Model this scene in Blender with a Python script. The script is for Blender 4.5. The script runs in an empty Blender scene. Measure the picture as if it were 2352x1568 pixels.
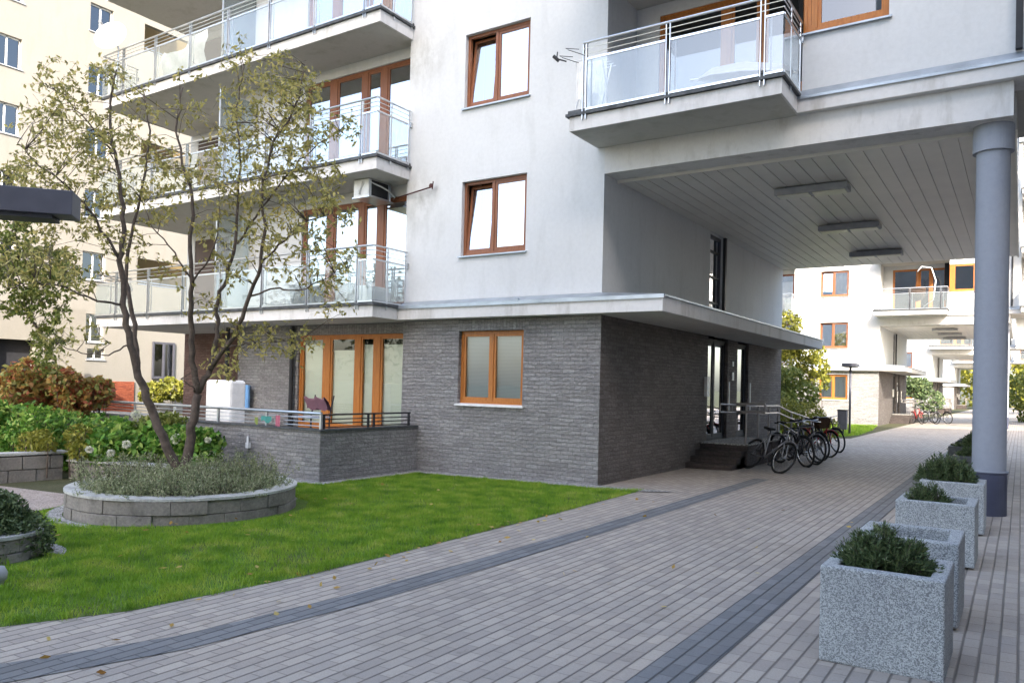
import bpy, math, random
import numpy as np
from mathutils import Vector, Matrix
R = math.radians
S = bpy.context.scene
COL = S.collection

# ------------------------------------------------------------ camera
CAM_H = 1.7
yaw, pit, rol = R(-33.45), R(.89), R(1.39)
fw = Vector((math.sin(yaw)*math.cos(pit), math.cos(yaw)*math.cos(pit), math.sin(pit)))
rt = Vector((math.cos(yaw), -math.sin(yaw), 0)); up = rt.cross(fw)
rt2 = rt*math.cos(rol) + up*math.sin(rol); up2 = up*math.cos(rol) - rt*math.sin(rol)
cam = bpy.data.cameras.new('camera'); co = bpy.data.objects.new('camera', cam); COL.objects.link(co)
m = Matrix((rt2, up2, -fw)).transposed().to_4x4(); m.translation = (0, 0, CAM_H)
co.matrix_world = m
cam.sensor_width = 36; cam.lens = 1790/2352*36
cam.shift_x = (1176-1165)/2352; cam.shift_y = (856-784)/2352
cam.clip_start = .05; cam.clip_end = 2000
S.camera = co

def at(px, py, w):
    """point w metres in front of the camera along its view axis"""
    return Vector((0, 0, CAM_H)) + fw*w + rt2*((px-1165)*w/1790) - up2*((py-856)*w/1790)

# ------------------------------------------------------------ light
TH, EL = 30, 31.5                                   # sun comes from -y, 30 degrees round to +x
W = bpy.data.worlds.new('World'); S.world = W; W.use_nodes = True
nt = W.node_tree; bg = nt.nodes['Background']
sky = nt.nodes.new('ShaderNodeTexSky'); sky.sky_type = 'NISHITA'; sky.sun_disc = False
sky.sun_elevation = R(EL); sky.sun_rotation = R(180-TH)
sky.air_density = 1.0; sky.dust_density = 3.2; sky.ozone_density = .6
nt.links.new(sky.outputs[0], bg.inputs[0]); bg.inputs[1].default_value = .15
sl = bpy.data.lights.new('sun', 'SUN'); sl.energy = 2.1; sl.angle = R(.5); sl.color = (1, .93, .82)
so = bpy.data.objects.new('sun', sl); COL.objects.link(so)
sd = Vector((-math.sin(R(TH))*math.cos(R(EL)), math.cos(R(TH))*math.cos(R(EL)), -math.sin(R(EL))))
so.rotation_euler = sd.to_track_quat('-Z', 'Y').to_euler(); so.location = (10, -20, 40)
S.view_settings.view_transform = 'Standard'; S.view_settings.look = 'None'
S.view_settings.exposure = 2.47; S.view_settings.gamma = 1
S.render.engine = 'CYCLES'
S.cycles.max_bounces = 8; S.cycles.transparent_max_bounces = 16

# ------------------------------------------------------------ materials
class N:
    def __init__(s, name):
        s.m = bpy.data.materials.new(name); s.m.use_nodes = True
        s.t = s.m.node_tree; s.b = s.t.nodes['Principled BSDF']
        s.b.inputs['Specular IOR Level'].default_value = .3
    def n(s, typ, **kw):
        x = s.t.nodes.new(typ)
        for k, v in kw.items():
            if k.startswith('_'): setattr(x, k[1:], v)
            else:
                try: x.inputs[k.replace('__', ' ')].default_value = v
                except KeyError: x.inputs[int(k)].default_value = v
        return x
    def l(s, a, b): s.t.links.new(a, b)
    def coord(s, scale=(1, 1, 1)):
        c = s.n('ShaderNodeTexCoord'); mp = s.n('ShaderNodeMapping'); mp.inputs['Scale'].default_value = scale
        s.l(c.outputs['Object'], mp.inputs[0]); return mp.outputs[0]
    def noise(s, vec, scale, detail=4, rough=.55):
        x = s.n('ShaderNodeTexNoise', Scale=scale, Detail=detail, Roughness=rough); s.l(vec, x.inputs['Vector']); return x.outputs[0]
    def ramp(s, fac, stops):
        r = s.n('ShaderNodeValToRGB'); e = r.color_ramp.elements
        while len(e) < len(stops): e.new(.5)
        for q, (p, c) in zip(e, stops): q.position = p; q.color = (*c, 1) if len(c) == 3 else c
        s.l(fac, r.inputs[0]); return r.outputs[0]
    def mix(s, fac, a, b, mode='MIX'):
        x = s.n('ShaderNodeMix', _data_type='RGBA', _blend_type=mode)
        for v, i in ((fac, 0), (a, 6), (b, 7)):
            if hasattr(v, 'links'): s.l(v, x.inputs[i])
            else: x.inputs[i].default_value = v if i == 0 else (*v, 1)
        return x.outputs[2]
    def bump(s, h, strength=.3, dist=.01):
        x = s.n('ShaderNodeBump', Strength=strength, Distance=dist); s.l(h, x.inputs['Height']); s.l(x.outputs[0], s.b.inputs['Normal']); return x
    def col(s, c):
        if hasattr(c, 'links'): s.l(c, s.b.inputs['Base Color'])
        else: s.b.inputs['Base Color'].default_value = (*c, 1)

def plain(name, c, rough=.6, metal=0, var=.12, scale=6, bump=0, spec=None):
    k = N(name); v = k.coord(); f = k.noise(v, scale)
    lo = tuple(x*(1-var) for x in c); hi = tuple(min(1, x*(1+var)) for x in c)
    k.col(k.ramp(f, [(.3, lo), (.7, hi)])); k.b.inputs['Roughness'].default_value = rough; k.b.inputs['Metallic'].default_value = metal
    if spec is not None: k.b.inputs['Specular IOR Level'].default_value = spec
    if bump: k.bump(k.noise(v, scale*12), bump, .004)
    return k.m
M = {}
def stucco(name, c, dirt):
    k = N(name); v = k.coord()
    big = k.noise(v, .7, 5, .6); streak = k.noise(k.coord((2.2, 2.2, .55)), 1.3, 5, .65); fine = k.noise(v, 90, 2)
    a = k.ramp(big, [(.3, tuple(x*.93 for x in c)), (.7, c)])
    b = k.ramp(streak, [(.52, (1, 1, 1)), (.85, dirt)])
    fl = k.noise(v, 14, 5, .7); fl2 = k.ramp(fl, [(.35, (.94, .94, .94)), (.6, (1, 1, 1))])
    k.col(k.mix(1.0, k.mix(1.0, a, b, 'MULTIPLY'), fl2, 'MULTIPLY')); k.b.inputs['Roughness'].default_value = .9
    if name == 'white_stucco':     # soft dark damp marks beside the balcony slabs (position on the wall, in metres from its corner)
        c_ = k.n('ShaderNodeTexCoord'); sp = k.n('ShaderNodeSeparateXYZ'); k.l(c_.outputs['Object'], sp.inputs[0])
        def M2(op, a_, b_):
            x = k.n('ShaderNodeMath', _operation=op)
            for v_, i_ in ((a_, 0), (b_, 1)):
                if v_ is None: continue
                if hasattr(v_, 'links'): k.l(v_, x.inputs[i_])
                else: x.inputs[i_].default_value = v_
            return x.outputs[0]
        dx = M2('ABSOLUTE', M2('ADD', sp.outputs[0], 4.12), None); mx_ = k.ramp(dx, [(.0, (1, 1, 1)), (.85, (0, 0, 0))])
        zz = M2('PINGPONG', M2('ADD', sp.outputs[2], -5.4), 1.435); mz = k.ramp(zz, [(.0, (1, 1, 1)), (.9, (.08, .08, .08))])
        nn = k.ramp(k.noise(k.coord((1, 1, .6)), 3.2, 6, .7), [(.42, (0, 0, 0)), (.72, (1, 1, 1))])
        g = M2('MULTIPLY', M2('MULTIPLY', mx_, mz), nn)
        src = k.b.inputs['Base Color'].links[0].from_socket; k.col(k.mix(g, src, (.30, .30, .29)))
    k.bump(fine, .25, .004); return k.m
M['stucco'] = stucco('white_stucco', (.62, .63, .635), (.84, .84, .83))
M['concrete_white'] = stucco('painted_concrete', (.66, .65, .64), (.52, .50, .46))
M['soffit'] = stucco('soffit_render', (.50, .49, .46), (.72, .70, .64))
M['cream'] = stucco('cream_stucco', (.275, .257, .225), (.92, .9, .86))
M['cream_in'] = stucco('ochre_stucco', (.40, .30, .15), (.9, .9, .86))
M['orange_wood'] = None
def wood(name, c, d):
    k = N(name); v = k.coord((14, 14, 1.2)); f = k.noise(v, 3, 5, .6)
    k.col(k.ramp(f, [(.3, d), (.7, c)])); k.b.inputs['Roughness'].default_value = .38; return k.m
M['orange_wood'] = wood('orange_wood', (.44, .17, .038), (.32, .11, .025))
M['brown_wood'] = wood('brown_wood', (.27, .11, .05), (.19, .07, .035))
def brickwall(name, cols, rot=False):
    k = N(name); c = k.n('ShaderNodeTexCoord'); sp = k.n('ShaderNodeSeparateXYZ'); k.l(c.outputs['Object'], sp.inputs[0])
    ad = k.n('ShaderNodeMath', _operation='ADD'); k.l(sp.outputs[0], ad.inputs[0]); k.l(sp.outputs[1], ad.inputs[1])
    cb = k.n('ShaderNodeCombineXYZ'); k.l(ad.outputs[0], cb.inputs[1 if rot else 0]); k.l(sp.outputs[2], cb.inputs[0 if rot else 1])
    warp = k.noise(c.outputs['Object'], 9, 3); w2 = k.mix(.018, cb.outputs[0], (0, 0, 0), 'MIX')
    vm = k.n('ShaderNodeVectorMath', _operation='MULTIPLY_ADD'); k.l(warp, vm.inputs[0]); vm.inputs[1].default_value = (.03, .022, 0); k.l(cb.outputs[0], vm.inputs[2])
    b = k.n('ShaderNodeTexBrick', _offset=.37, Scale=1.0); k.l(vm.outputs[0], b.inputs['Vector'])
    b.inputs['Color1'].default_value = (0, 0, 0, 1); b.inputs['Color2'].default_value = (1, 1, 1, 1); b.inputs['Mortar'].default_value = (.3, .3, .3, 1)
    b.inputs['Mortar Size'].default_value = .004; b.inputs['Mortar Smooth'].default_value = .5; b.inputs['Brick Width'].default_value = .24; b.inputs['Row Height'].default_value = .072
    tone = k.ramp(b.outputs[0], [(0, cols[0]), (.5, cols[1]), (1, cols[2])])
    nz = k.noise(k.coord((1, 1, 1.7)), 15, 8, .80); n2 = k.ramp(nz, [(.30, (.42, .42, .43)), (.45, (.88, .88, .88)), (.56, (1.05, 1.05, 1.05)), (.70, (1.42, 1.42, 1.42))])
    bigv = k.ramp(k.noise(k.coord(), .8, 3), [(.3, (.88, .88, .88)), (.7, (1.08, 1.08, 1.08))])
    cc = k.mix(1.0, k.mix(1.0, tone, n2, 'MULTIPLY'), bigv, 'MULTIPLY')
    k.col(k.mix(b.outputs['Fac'], cc, tuple(x*.68 for x in cols[0]))); k.b.inputs['Roughness'].default_value = .85
    # split faces: each brick bulges and leans its own way
    hs = k.n('ShaderNodeMath', _operation='MULTIPLY'); k.l(b.outputs[0], hs.inputs[0]); hs.inputs[1].default_value = .35
    big = k.noise(k.coord((1, 1, 1.8)), 11, 6, .70)
    h1 = k.n('ShaderNodeMath', _operation='ADD'); k.l(big, h1.inputs[0]); k.l(hs.outputs[0], h1.inputs[1])
    h2 = k.n('ShaderNodeMath', _operation='SUBTRACT'); k.l(h1.outputs[0], h2.inputs[0]); k.l(b.outputs['Fac'], h2.inputs[1])
    k.bump(h2.outputs[0], 1.0, .10); return k.m
GB = ((.30, .29, .29), (.35, .34, .34), (.40, .39, .39))
M['brick'] = brickwall('grey_split_brick', GB)
M['brick_upright'] = brickwall('grey_soldier_brick', GB, True)
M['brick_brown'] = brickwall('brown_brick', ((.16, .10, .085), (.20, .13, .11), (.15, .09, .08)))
M['brick_side'] = brickwall('shade_darkened_brown_brick', ((.16, .14, .128), (.19, .168, .155), (.215, .19, .178)))  # brown tint is the brick's own; passage shade is also darkened into it
M['step_brick'] = brickwall('dark_step_brick', ((.09, .075, .07), (.11, .09, .085), (.085, .075, .07)))
M['brick_red'] = brickwall('red_brick', ((.34, .08, .04), (.42, .12, .06), (.28, .07, .04)))
M['steel'] = plain('brushed_steel', (.62, .64, .66), .32, .9, .08)
M['dull_steel'] = plain('dull_steel', (.34, .32, .31), .45, .8, .1)
M['zinc'] = plain('zinc_sheet', (.40, .44, .48), .45, .7, .18, 3)
M['dark_zinc'] = plain('dark_zinc_edge', (.075, .08, .085), .6, .3, .45, 9)
M['dark_metal'] = plain('dark_grey_metal', (.035, .036, .04), .5, .3)
M['lamp_metal'] = plain('lamp_grey_paint', (.10, .10, .12), .45, .2)
M['black'] = plain('black_rubber', (.015, .015, .016), .7)
M['white_plastic'] = plain('white_plastic', (.78, .78, .76), .4)
M['grey_plastic'] = plain('grey_plastic', (.35, .36, .38), .5)
M['dark_room'] = plain('dark_interior', (.03, .03, .035), .9)
M['column'] = stucco('blue_grey_column_paint', (.33, .35, .40), (.74, .75, .78))
M['column_base'] = plain('slate_blue_base_paint', (.06, .065, .10), .5, 0, .15, 4)
M['white_metal'] = plain('white_enamel', (.75, .76, .77), .4)
M['teal_cloth'] = plain('teal_cloth', (.06, .24, .22), .9)
M['pink_cloth'] = plain('pink_cloth', (.40, .13, .18), .9)
M['lime_cloth'] = plain('lime_cloth', (.22, .28, .08), .9)
M['plum_cloth'] = plain('plum_cloth', (.16, .08, .10), .9)
M['blue_cloth'] = plain('blue_cloth', (.16, .34, .62), .9)
M['grey_cloth'] = plain('grey_cloth', (.42, .42, .45), .95)
M['white_cloth'] = plain('white_cloth', (.80, .79, .77), .9)
M['soil'] = plain('soil', (.045, .032, .022), .95, 0, .4, 20)
M['bark'] = plain('grey_brown_bark', (.13, .10, .08), .9, 0, .4, 14, .6)
M['bark_dark'] = plain('dark_bark', (.10, .078, .065), .9, 0, .35, 14, .6)
M['red_paint'] = plain('red_paint', (.45, .03, .03), .35)
M['dark_bike'] = plain('dark_bike_paint', (.02, .022, .028), .3)
M['silver_bike'] = plain('silver_bike_paint', (.26, .26, .28), .3, .6)
M['chrome'] = plain('chrome', (.42, .42, .43), .25, 1)
M['curtain'] = plain('white_curtain', (.74, .75, .76), .9, 0, .05, 3)
M['dark_rust'] = plain('dark_rusty_metal', (.07, .03, .028), .8)
M['wicker'] = plain('brown_wicker', (.06, .035, .02), .9, 0, .5, 60)
def blind(name, c):
    k = N(name); v = k.coord(); w = k.n('ShaderNodeTexWave', _bands_direction='Z', Scale=12.0); k.l(v, w.inputs[0])
    k.col(k.ramp(w.outputs[0], [(0, tuple(x*.80 for x in c)), (.5, c)])); k.b.inputs['Roughness'].default_value = .7; return k.m
M['blind'] = blind('slatted_blind', (.66, .70, .60)); M['blind_grey'] = blind('grey_roller_blind', (.36, .43, .48))
M['shutter'] = blind('brown_shutter', (.11, .085, .08))
def glass(name, refl, tint, ior=1.5):
    m_ = bpy.data.materials.new(name); m_.use_nodes = True; t = m_.node_tree; t.nodes.clear()
    o = t.nodes.new('ShaderNodeOutputMaterial'); mx = t.nodes.new('ShaderNodeMixShader'); tr = t.nodes.new('ShaderNodeBsdfTransparent'); gl = t.nodes.new('ShaderNodeBsdfGlossy')
    fr = t.nodes.new('ShaderNodeFresnel'); fr.inputs[0].default_value = ior; ad = t.nodes.new('ShaderNodeMath'); ad.use_clamp = True; ad.inputs[1].default_value = refl
    nz = t.nodes.new('ShaderNodeTexNoise'); nz.inputs['Scale'].default_value = .9; bp = t.nodes.new('ShaderNodeBump'); bp.inputs['Strength'].default_value = .06; bp.inputs['Distance'].default_value = .02
    tc = t.nodes.new('ShaderNodeTexCoord'); t.links.new(tc.outputs['Object'], nz.inputs['Vector']); t.links.new(nz.outputs[0], bp.inputs['Height']); t.links.new(bp.outputs[0], gl.inputs['Normal'])
    gl.inputs['Roughness'].default_value = .015; tr.inputs[0].default_value = (*tint, 1); gl.inputs[0].default_value = (.95, .97, 1, 1)
    L = t.links.new; L(fr.outputs[0], ad.inputs[0]); L(ad.outputs[0], mx.inputs[0]); L(tr.outputs[0], mx.inputs[1]); L(gl.outputs[0], mx.inputs[2]); L(mx.outputs[0], o.inputs[0]); return m_
M['pane'] = glass('window_glass', .52, (.85, .88, .88))
M['pane_low'] = glass('clear_window_glass', .05, (.88, .90, .90))
M['pane_dark'] = glass('dark_window_glass', .08, (.55, .58, .62))
def rail_glass():
    m_ = glass('balcony_glass', .10, (.80, .86, .86)); t = m_.node_tree
    o = [n for n in t.nodes if n.type == 'OUTPUT_MATERIAL'][0]; prev = o.inputs[0].links[0].from_socket
    df = t.nodes.new('ShaderNodeBsdfDiffuse'); df.inputs[0].default_value = (.62, .68, .68, 1); mx = t.nodes.new('ShaderNodeMixShader'); mx.inputs[0].default_value = .13
    t.links.new(prev, mx.inputs[1]); t.links.new(df.outputs[0], mx.inputs[2]); t.links.new(mx.outputs[0], o.inputs[0]); return m_
M['rail_glass'] = rail_glass()
def paver(name, cols, w=.2, h=.1):
    k = N(name); c = k.n('ShaderNodeTexCoord'); sp = k.n('ShaderNodeSeparateXYZ'); k.l(c.outputs['Object'], sp.inputs[0])
    cb = k.n('ShaderNodeCombineXYZ'); k.l(sp.outputs[1], cb.inputs[0]); k.l(sp.outputs[0], cb.inputs[1])
    b = k.n('ShaderNodeTexBrick', _offset=.5, Scale=1.0); k.l(cb.outputs[0], b.inputs['Vector'])
    b.inputs['Color1'].default_value = (0, 0, 0, 1); b.inputs['Color2'].default_value = (1, 1, 1, 1); b.inputs['Mortar'].default_value = (.5, .5, .5, 1)
    b.inputs['Mortar Size'].default_value = .0035; b.inputs['Mortar Smooth'].default_value = .5; b.inputs['Brick Width'].default_value = w; b.inputs['Row Height'].default_value = h
    tone = k.ramp(b.outputs[0], [(0, cols[0]), (.5, cols[1]), (1, cols[2])])
    big = k.ramp(k.noise(k.coord(), .55, 5, .6), [(.25, (.84, .83, .80)), (.5, (1, 1, 1)), (.8, (1.09, 1.05, 1.0))])
    fine = k.ramp(k.noise(k.coord(), 120, 3, .7), [(.3, (.84, .84, .84)), (.7, (1.1, 1.1, 1.1))])
    blot = k.ramp(k.noise(k.coord(), 5.5, 6, .75), [(.28, (.70, .69, .66)), (.42, (.97, .97, .97)), (.62, (1, 1, 1)), (.74, (1.12, 1.10, 1.04))])
    cc = k.mix(1.0, k.mix(1.0, k.mix(1.0, tone, big, 'MULTIPLY'), fine, 'MULTIPLY'), blot, 'MULTIPLY')
    # open joints run lengthwise between the rows; the butt joints are tight
    dv = k.n('ShaderNodeMath', _operation='DIVIDE'); k.l(sp.outputs[0], dv.inputs[0]); dv.inputs[1].default_value = h
    fr = k.n('ShaderNodeMath', _operation='FRACT'); k.l(dv.outputs[0], fr.inputs[0])
    sb = k.n('ShaderNodeMath', _operation='SUBTRACT'); k.l(fr.outputs[0], sb.inputs[0]); sb.inputs[1].default_value = .5
    ab = k.n('ShaderNodeMath', _operation='ABSOLUTE'); k.l(sb.outputs[0], ab.inputs[0])
    ln = k.ramp(ab.outputs[0], [(.40, (0, 0, 0)), (.48, (1, 1, 1))])
    jm = k.n('ShaderNodeMath', _operation='MAXIMUM'); k.l(ln, jm.inputs[0]); bf = k.n('ShaderNodeMath', _operation='MULTIPLY'); k.l(b.outputs['Fac'], bf.inputs[0]); bf.inputs[1].default_value = .8; k.l(bf.outputs[0], jm.inputs[1])
    k.col(k.mix(jm.outputs[0], cc, tuple(x*.52 for x in cols[0]))); k.b.inputs['Roughness'].default_value = .7
    inv = k.n('ShaderNodeMath', _operation='SUBTRACT'); inv.inputs[0].default_value = 1; k.l(jm.outputs[0], inv.inputs[1])
    k.bump(inv.outputs[0], .8, .010); return k.m
M['paver'] = paver('grey_block_paving', ((.33, .292, .258), (.375, .332, .29), (.43, .378, .325)))
M['paver_dark'] = paver('slate_block_paving', ((.155, .158, .163), (.18, .183, .187), (.205, .207, .21)))
def speckle(name, c0, c1, c2, scale=120):
    k = N(name); v = k.n('ShaderNodeTexVoronoi', Scale=scale); k.l(k.coord(), v.inputs['Vector'])
    sp = k.n('ShaderNodeSeparateColor'); k.l(v.outputs['Color'], sp.inputs[0])
    a = k.ramp(sp.outputs[0], [(.15, c0), (.45, c1), (.8, c2)]); b = k.ramp(k.noise(k.coord(), 2.5, 5), [(.3, (.85, .85, .86)), (.7, (1.05, 1.05, 1.03))])
    k.col(k.mix(1.0, a, b, 'MULTIPLY')); k.b.inputs['Roughness'].default_value = .85; k.bump(v.outputs[0], .5, .004); return k.m
M['granite'] = speckle('washed_aggregate_concrete', (.20, .21, .215), (.34, .355, .36), (.54, .56, .56), 190)
M['gravel'] = speckle('pale_gravel', (.14, .14, .13), (.28, .27, .26), (.45, .44, .42), 55)
M['path'] = speckle('sandy_path', (.22, .18, .16), (.34, .28, .25), (.42, .36, .32), 60)
M['stone'] = None
def stone(name, c):
    k = N(name); c0 = k.n('ShaderNodeTexCoord'); v = k.coord((1, 1, 1)); big = k.noise(v, 3.2, 6, .65); f = k.noise(v, 30, 5, .7)
    a = k.ramp(big, [(.3, tuple(x*.6 for x in c)), (.5, c), (.7, tuple(x*1.2 for x in c))]); b = k.ramp(f, [(.3, (.7, .7, .7)), (.7, (1.1, 1.1, 1.1))])
    k.col(k.mix(1.0, a, b, 'MULTIPLY')); k.b.inputs['Roughness'].default_value = .9; k.bump(f, .8, .02); return k.m
M['stone'] = stone('rough_block_stone', (.25, .23, .21)); M['stone_cap'] = stone('pale_cap_stone', (.50, .50, .48))
def ground_mat(name, a, b, c):
    k = N(name); v = k.coord(); n1 = k.noise(v, 1.1, 5, .65); n2 = k.noise(v, 22, 4, .7)
    x = k.ramp(n1, [(.3, a), (.55, b), (.75, c)]); y = k.ramp(n2, [(.3, (.6, .6, .6)), (.7, (1.2, 1.2, 1.2))])
    k.col(k.mix(1.0, x, y, 'MULTIPLY')); k.b.inputs['Roughness'].default_value = .95; k.bump(n2, .7, .03); return k.m
M['lawn'] = ground_mat('lawn_turf', (.09, .10, .035), (.10, .19, .02), (.14, .24, .03))
M['earth'] = ground_mat('planted_ground', (.05, .06, .02), (.08, .08, .04), (.10, .09, .05))
def leafmat(name, stops, trans=.35, scale=1.3, patch=.40):
    """leaf colour follows a per-leaf random number stored on each face, mixed with patches"""
    k = N(name); at_ = k.n('ShaderNodeAttribute', _attribute_name='rnd'); nz = k.noise(k.coord(), scale, 3)
    mx = k.n('ShaderNodeMath', _operation='MULTIPLY_ADD'); k.l(at_.outputs['Fac'], mx.inputs[0]); mx.inputs[1].default_value = 1.05-patch; 
    m2 = k.n('ShaderNodeMath', _operation='MULTIPLY'); k.l(nz, m2.inputs[0]); m2.inputs[1].default_value = patch; k.l(m2.outputs[0], mx.inputs[2])
    cr = k.ramp(mx.outputs[0], stops); k.col(cr); k.b.inputs['Roughness'].default_value = .5
    t = k.t; o = [n for n in t.nodes if n.type == 'OUTPUT_MATERIAL'][0]; tl = k.n('ShaderNodeBsdfTranslucent'); k.l(cr, tl.inputs[0])
    ms = k.n('ShaderNodeMixShader'); ms.inputs[0].default_value = trans; k.l(k.b.outputs[0], ms.inputs[1]); k.l(tl.outputs[0], ms.inputs[2]); k.l(ms.outputs[0], o.inputs[0]); return k.m
M['grass'] = leafmat('grass_blades', [(.24, (.06, .14, .016)), (.40, (.14, .27, .024)), (.52, (.22, .37, .032)), (.66, (.34, .43, .06)), (.82, (.46, .44, .16))], .4, 3.0, .95)
M['leaf_tree'] = leafmat('willowy_leaves', [(.1, (.15, .14, .05)), (.4, (.30, .28, .09)), (.65, (.48, .43, .14)), (.88, (.62, .50, .18)), (.98, (.50, .26, .08))], .45)
M['leaf_green'] = leafmat('mid_green_leaves', [(.1, (.07, .10, .02)), (.5, (.14, .18, .04)), (.9, (.28, .28, .07))])
M['leaf_bush'] = leafmat('broad_green_leaves', [(.15, (.04, .10, .02)), (.42, (.09, .22, .03)), (.62, (.20, .36, .06)), (.9, (.40, .46, .13))])
M['leaf_autumn'] = leafmat('autumn_leaves', [(.1, (.12, .035, .02)), (.3, (.34, .10, .045)), (.45, (.15, .17, .05)), (.6, (.50, .27, .08)), (.75, (.18, .22, .06)), (.95, (.52, .46, .14))])
M['leaf_heather'] = leafmat('grey_green_heather', [(.1, (.10, .13, .06)), (.45, (.22, .27, .13)), (.9, (.46, .46, .30))])
M['leaf_juniper'] = leafmat('juniper_sprays', [(.1, (.035, .055, .025)), (.5, (.085, .13, .05)), (.85, (.17, .21, .09)), (.98, (.28, .22, .13))], .15)
M['leaf_yellow'] = leafmat('yellow_green_leaves', [(.1, (.10, .11, .02)), (.5, (.20, .21, .03)), (.9, (.36, .33, .06))])
M['petal'] = leafmat('cream_petals', [(.1, (.45, .48, .30)), (.5, (.70, .70, .58)), (.9, (.82, .80, .74))])
M['fallen'] = leafmat('fallen_leaf', [(.1, (.30, .14, .04)), (.5, (.50, .34, .09)), (.9, (.60, .48, .18))])
M['board'] = plain('ceiling_board_paint', (.66, .64, .59), .40, 0, .06, 1.2)
M['lens'] = plain('frosted_lens', (.60, .60, .50), .3)

# ------------------------------------------------------------ mesh helpers
def tag(o, label=None, cat=None, group=None, kind=None):
    for k, v in (('label', label), ('category', cat), ('group', group), ('kind', kind)):
        if v: o[k] = v
    return o
def empty(name, loc, label, cat, group=None, rz=0):
    o = bpy.data.objects.new(name, None); o.location = loc; o.rotation_euler = (0, 0, rz); COL.objects.link(o)
    return tag(o, label, cat, group)
class MB:
    def __init__(s): s.v = []; s.f = []; s.mi = []; s.cur = 0
    def add(s, vs, fs):
        b = len(s.v); s.v += [tuple(v) for v in vs]; s.f += [tuple(b+i for i in f) for f in fs]; s.mi += [s.cur]*len(fs); return s
    def quad(s, a, b, c, d): return s.add([a, b, c, d], [(0, 1, 2, 3)])
    def box(s, x0, y0, z0, x1, y1, z1):
        if x0 > x1: x0, x1 = x1, x0
        if y0 > y1: y0, y1 = y1, y0
        if z0 > z1: z0, z1 = z1, z0
        v = [(x0, y0, z0), (x1, y0, z0), (x1, y1, z0), (x0, y1, z0), (x0, y0, z1), (x1, y0, z1), (x1, y1, z1), (x0, y1, z1)]
        return s.add(v, [(0, 3, 2, 1), (4, 5, 6, 7), (0, 1, 5, 4), (1, 2, 6, 5), (2, 3, 7, 6), (3, 0, 4, 7)])
    def prism(s, poly, z0, z1):
        n = len(poly)
        v = [(p[0], p[1], z0) for p in poly] + [(p[0], p[1], z1) for p in poly]
        return s.add(v, [tuple(range(n-1, -1, -1)), tuple(range(n, 2*n))] + [(i, (i+1) % n, n+(i+1) % n, n+i) for i in range(n)])
    def tube(s, pts, rad, n=8, cap=True):
        pts = [Vector(p) for p in pts]; rr = rad if isinstance(rad, (list, tuple)) else [rad]*len(pts); vs = []
        t0 = (pts[1]-pts[0]).normalized(); a = t0.orthogonal().normalized()
        for i, p in enumerate(pts):
            t = (pts[min(i+1, len(pts)-1)]-pts[max(i-1, 0)]).normalized()
            a = (a - t*a.dot(t)); a = a.normalized() if a.length > 1e-6 else t.orthogonal().normalized(); b = t.cross(a)
            for k in range(n):
                g = 2*math.pi*k/n; vs.append(p + (a*math.cos(g)+b*math.sin(g))*rr[i])
        fs = [(i*n+k, i*n+(k+1) % n, (i+1)*n+(k+1) % n, (i+1)*n+k) for i in range(len(pts)-1) for k in range(n)]
        if cap: fs += [tuple(range(n-1, -1, -1)), tuple(range((len(pts)-1)*n, len(pts)*n))]
        return s.add(vs, fs)
    def lathe(s, prof, cx, cy, n=32, close=False):
        vs = [(cx+r*math.cos(2*math.pi*k/n), cy+r*math.sin(2*math.pi*k/n), z) for r, z in prof for k in range(n)]
        fs = [(i*n+k, i*n+(k+1) % n, (i+1)*n+(k+1) % n, (i+1)*n+k) for i in range(len(prof)-1) for k in range(n)]
        return s.add(vs, fs)
    def build(s, name, mats, parent=None, smooth=False, bevel=0, local=True, rnd=None):
        if not isinstance(mats, (list, tuple)): mats = [mats]
        off = Vector((0, 0, 0)); inv = None
        if parent is not None and local:
            chain = Matrix.Identity(4); p = parent
            while p is not None:
                chain = Matrix.LocRotScale(p.location, p.rotation_euler, None) @ chain; p = p.parent
            inv = chain.inverted()
        vv = [tuple(inv @ Vector(v)) for v in s.v] if inv is not None else s.v
        me = bpy.data.meshes.new(name); me.from_pydata(vv, [], s.f)
        for x in mats: me.materials.append(x)
        if any(s.mi): me.polygons.foreach_set('material_index', s.mi)
        if smooth: me.polygons.foreach_set('use_smooth', [True]*len(s.f))
        me.update()
        o = bpy.data.objects.new(name, me); COL.objects.link(o); o.parent = parent
        if bevel:
            md = o.modifiers.new('bevel', 'BEVEL'); md.width = bevel; md.segments = 2; md.limit_method = 'ANGLE'
        return o
def children(o): return list(o.children)
def copy_tree(o, parent=None):
    c = o.copy(); COL.objects.link(c); c.parent = parent
    for ch in children(o): copy_tree(ch, c)
    return c
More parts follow.
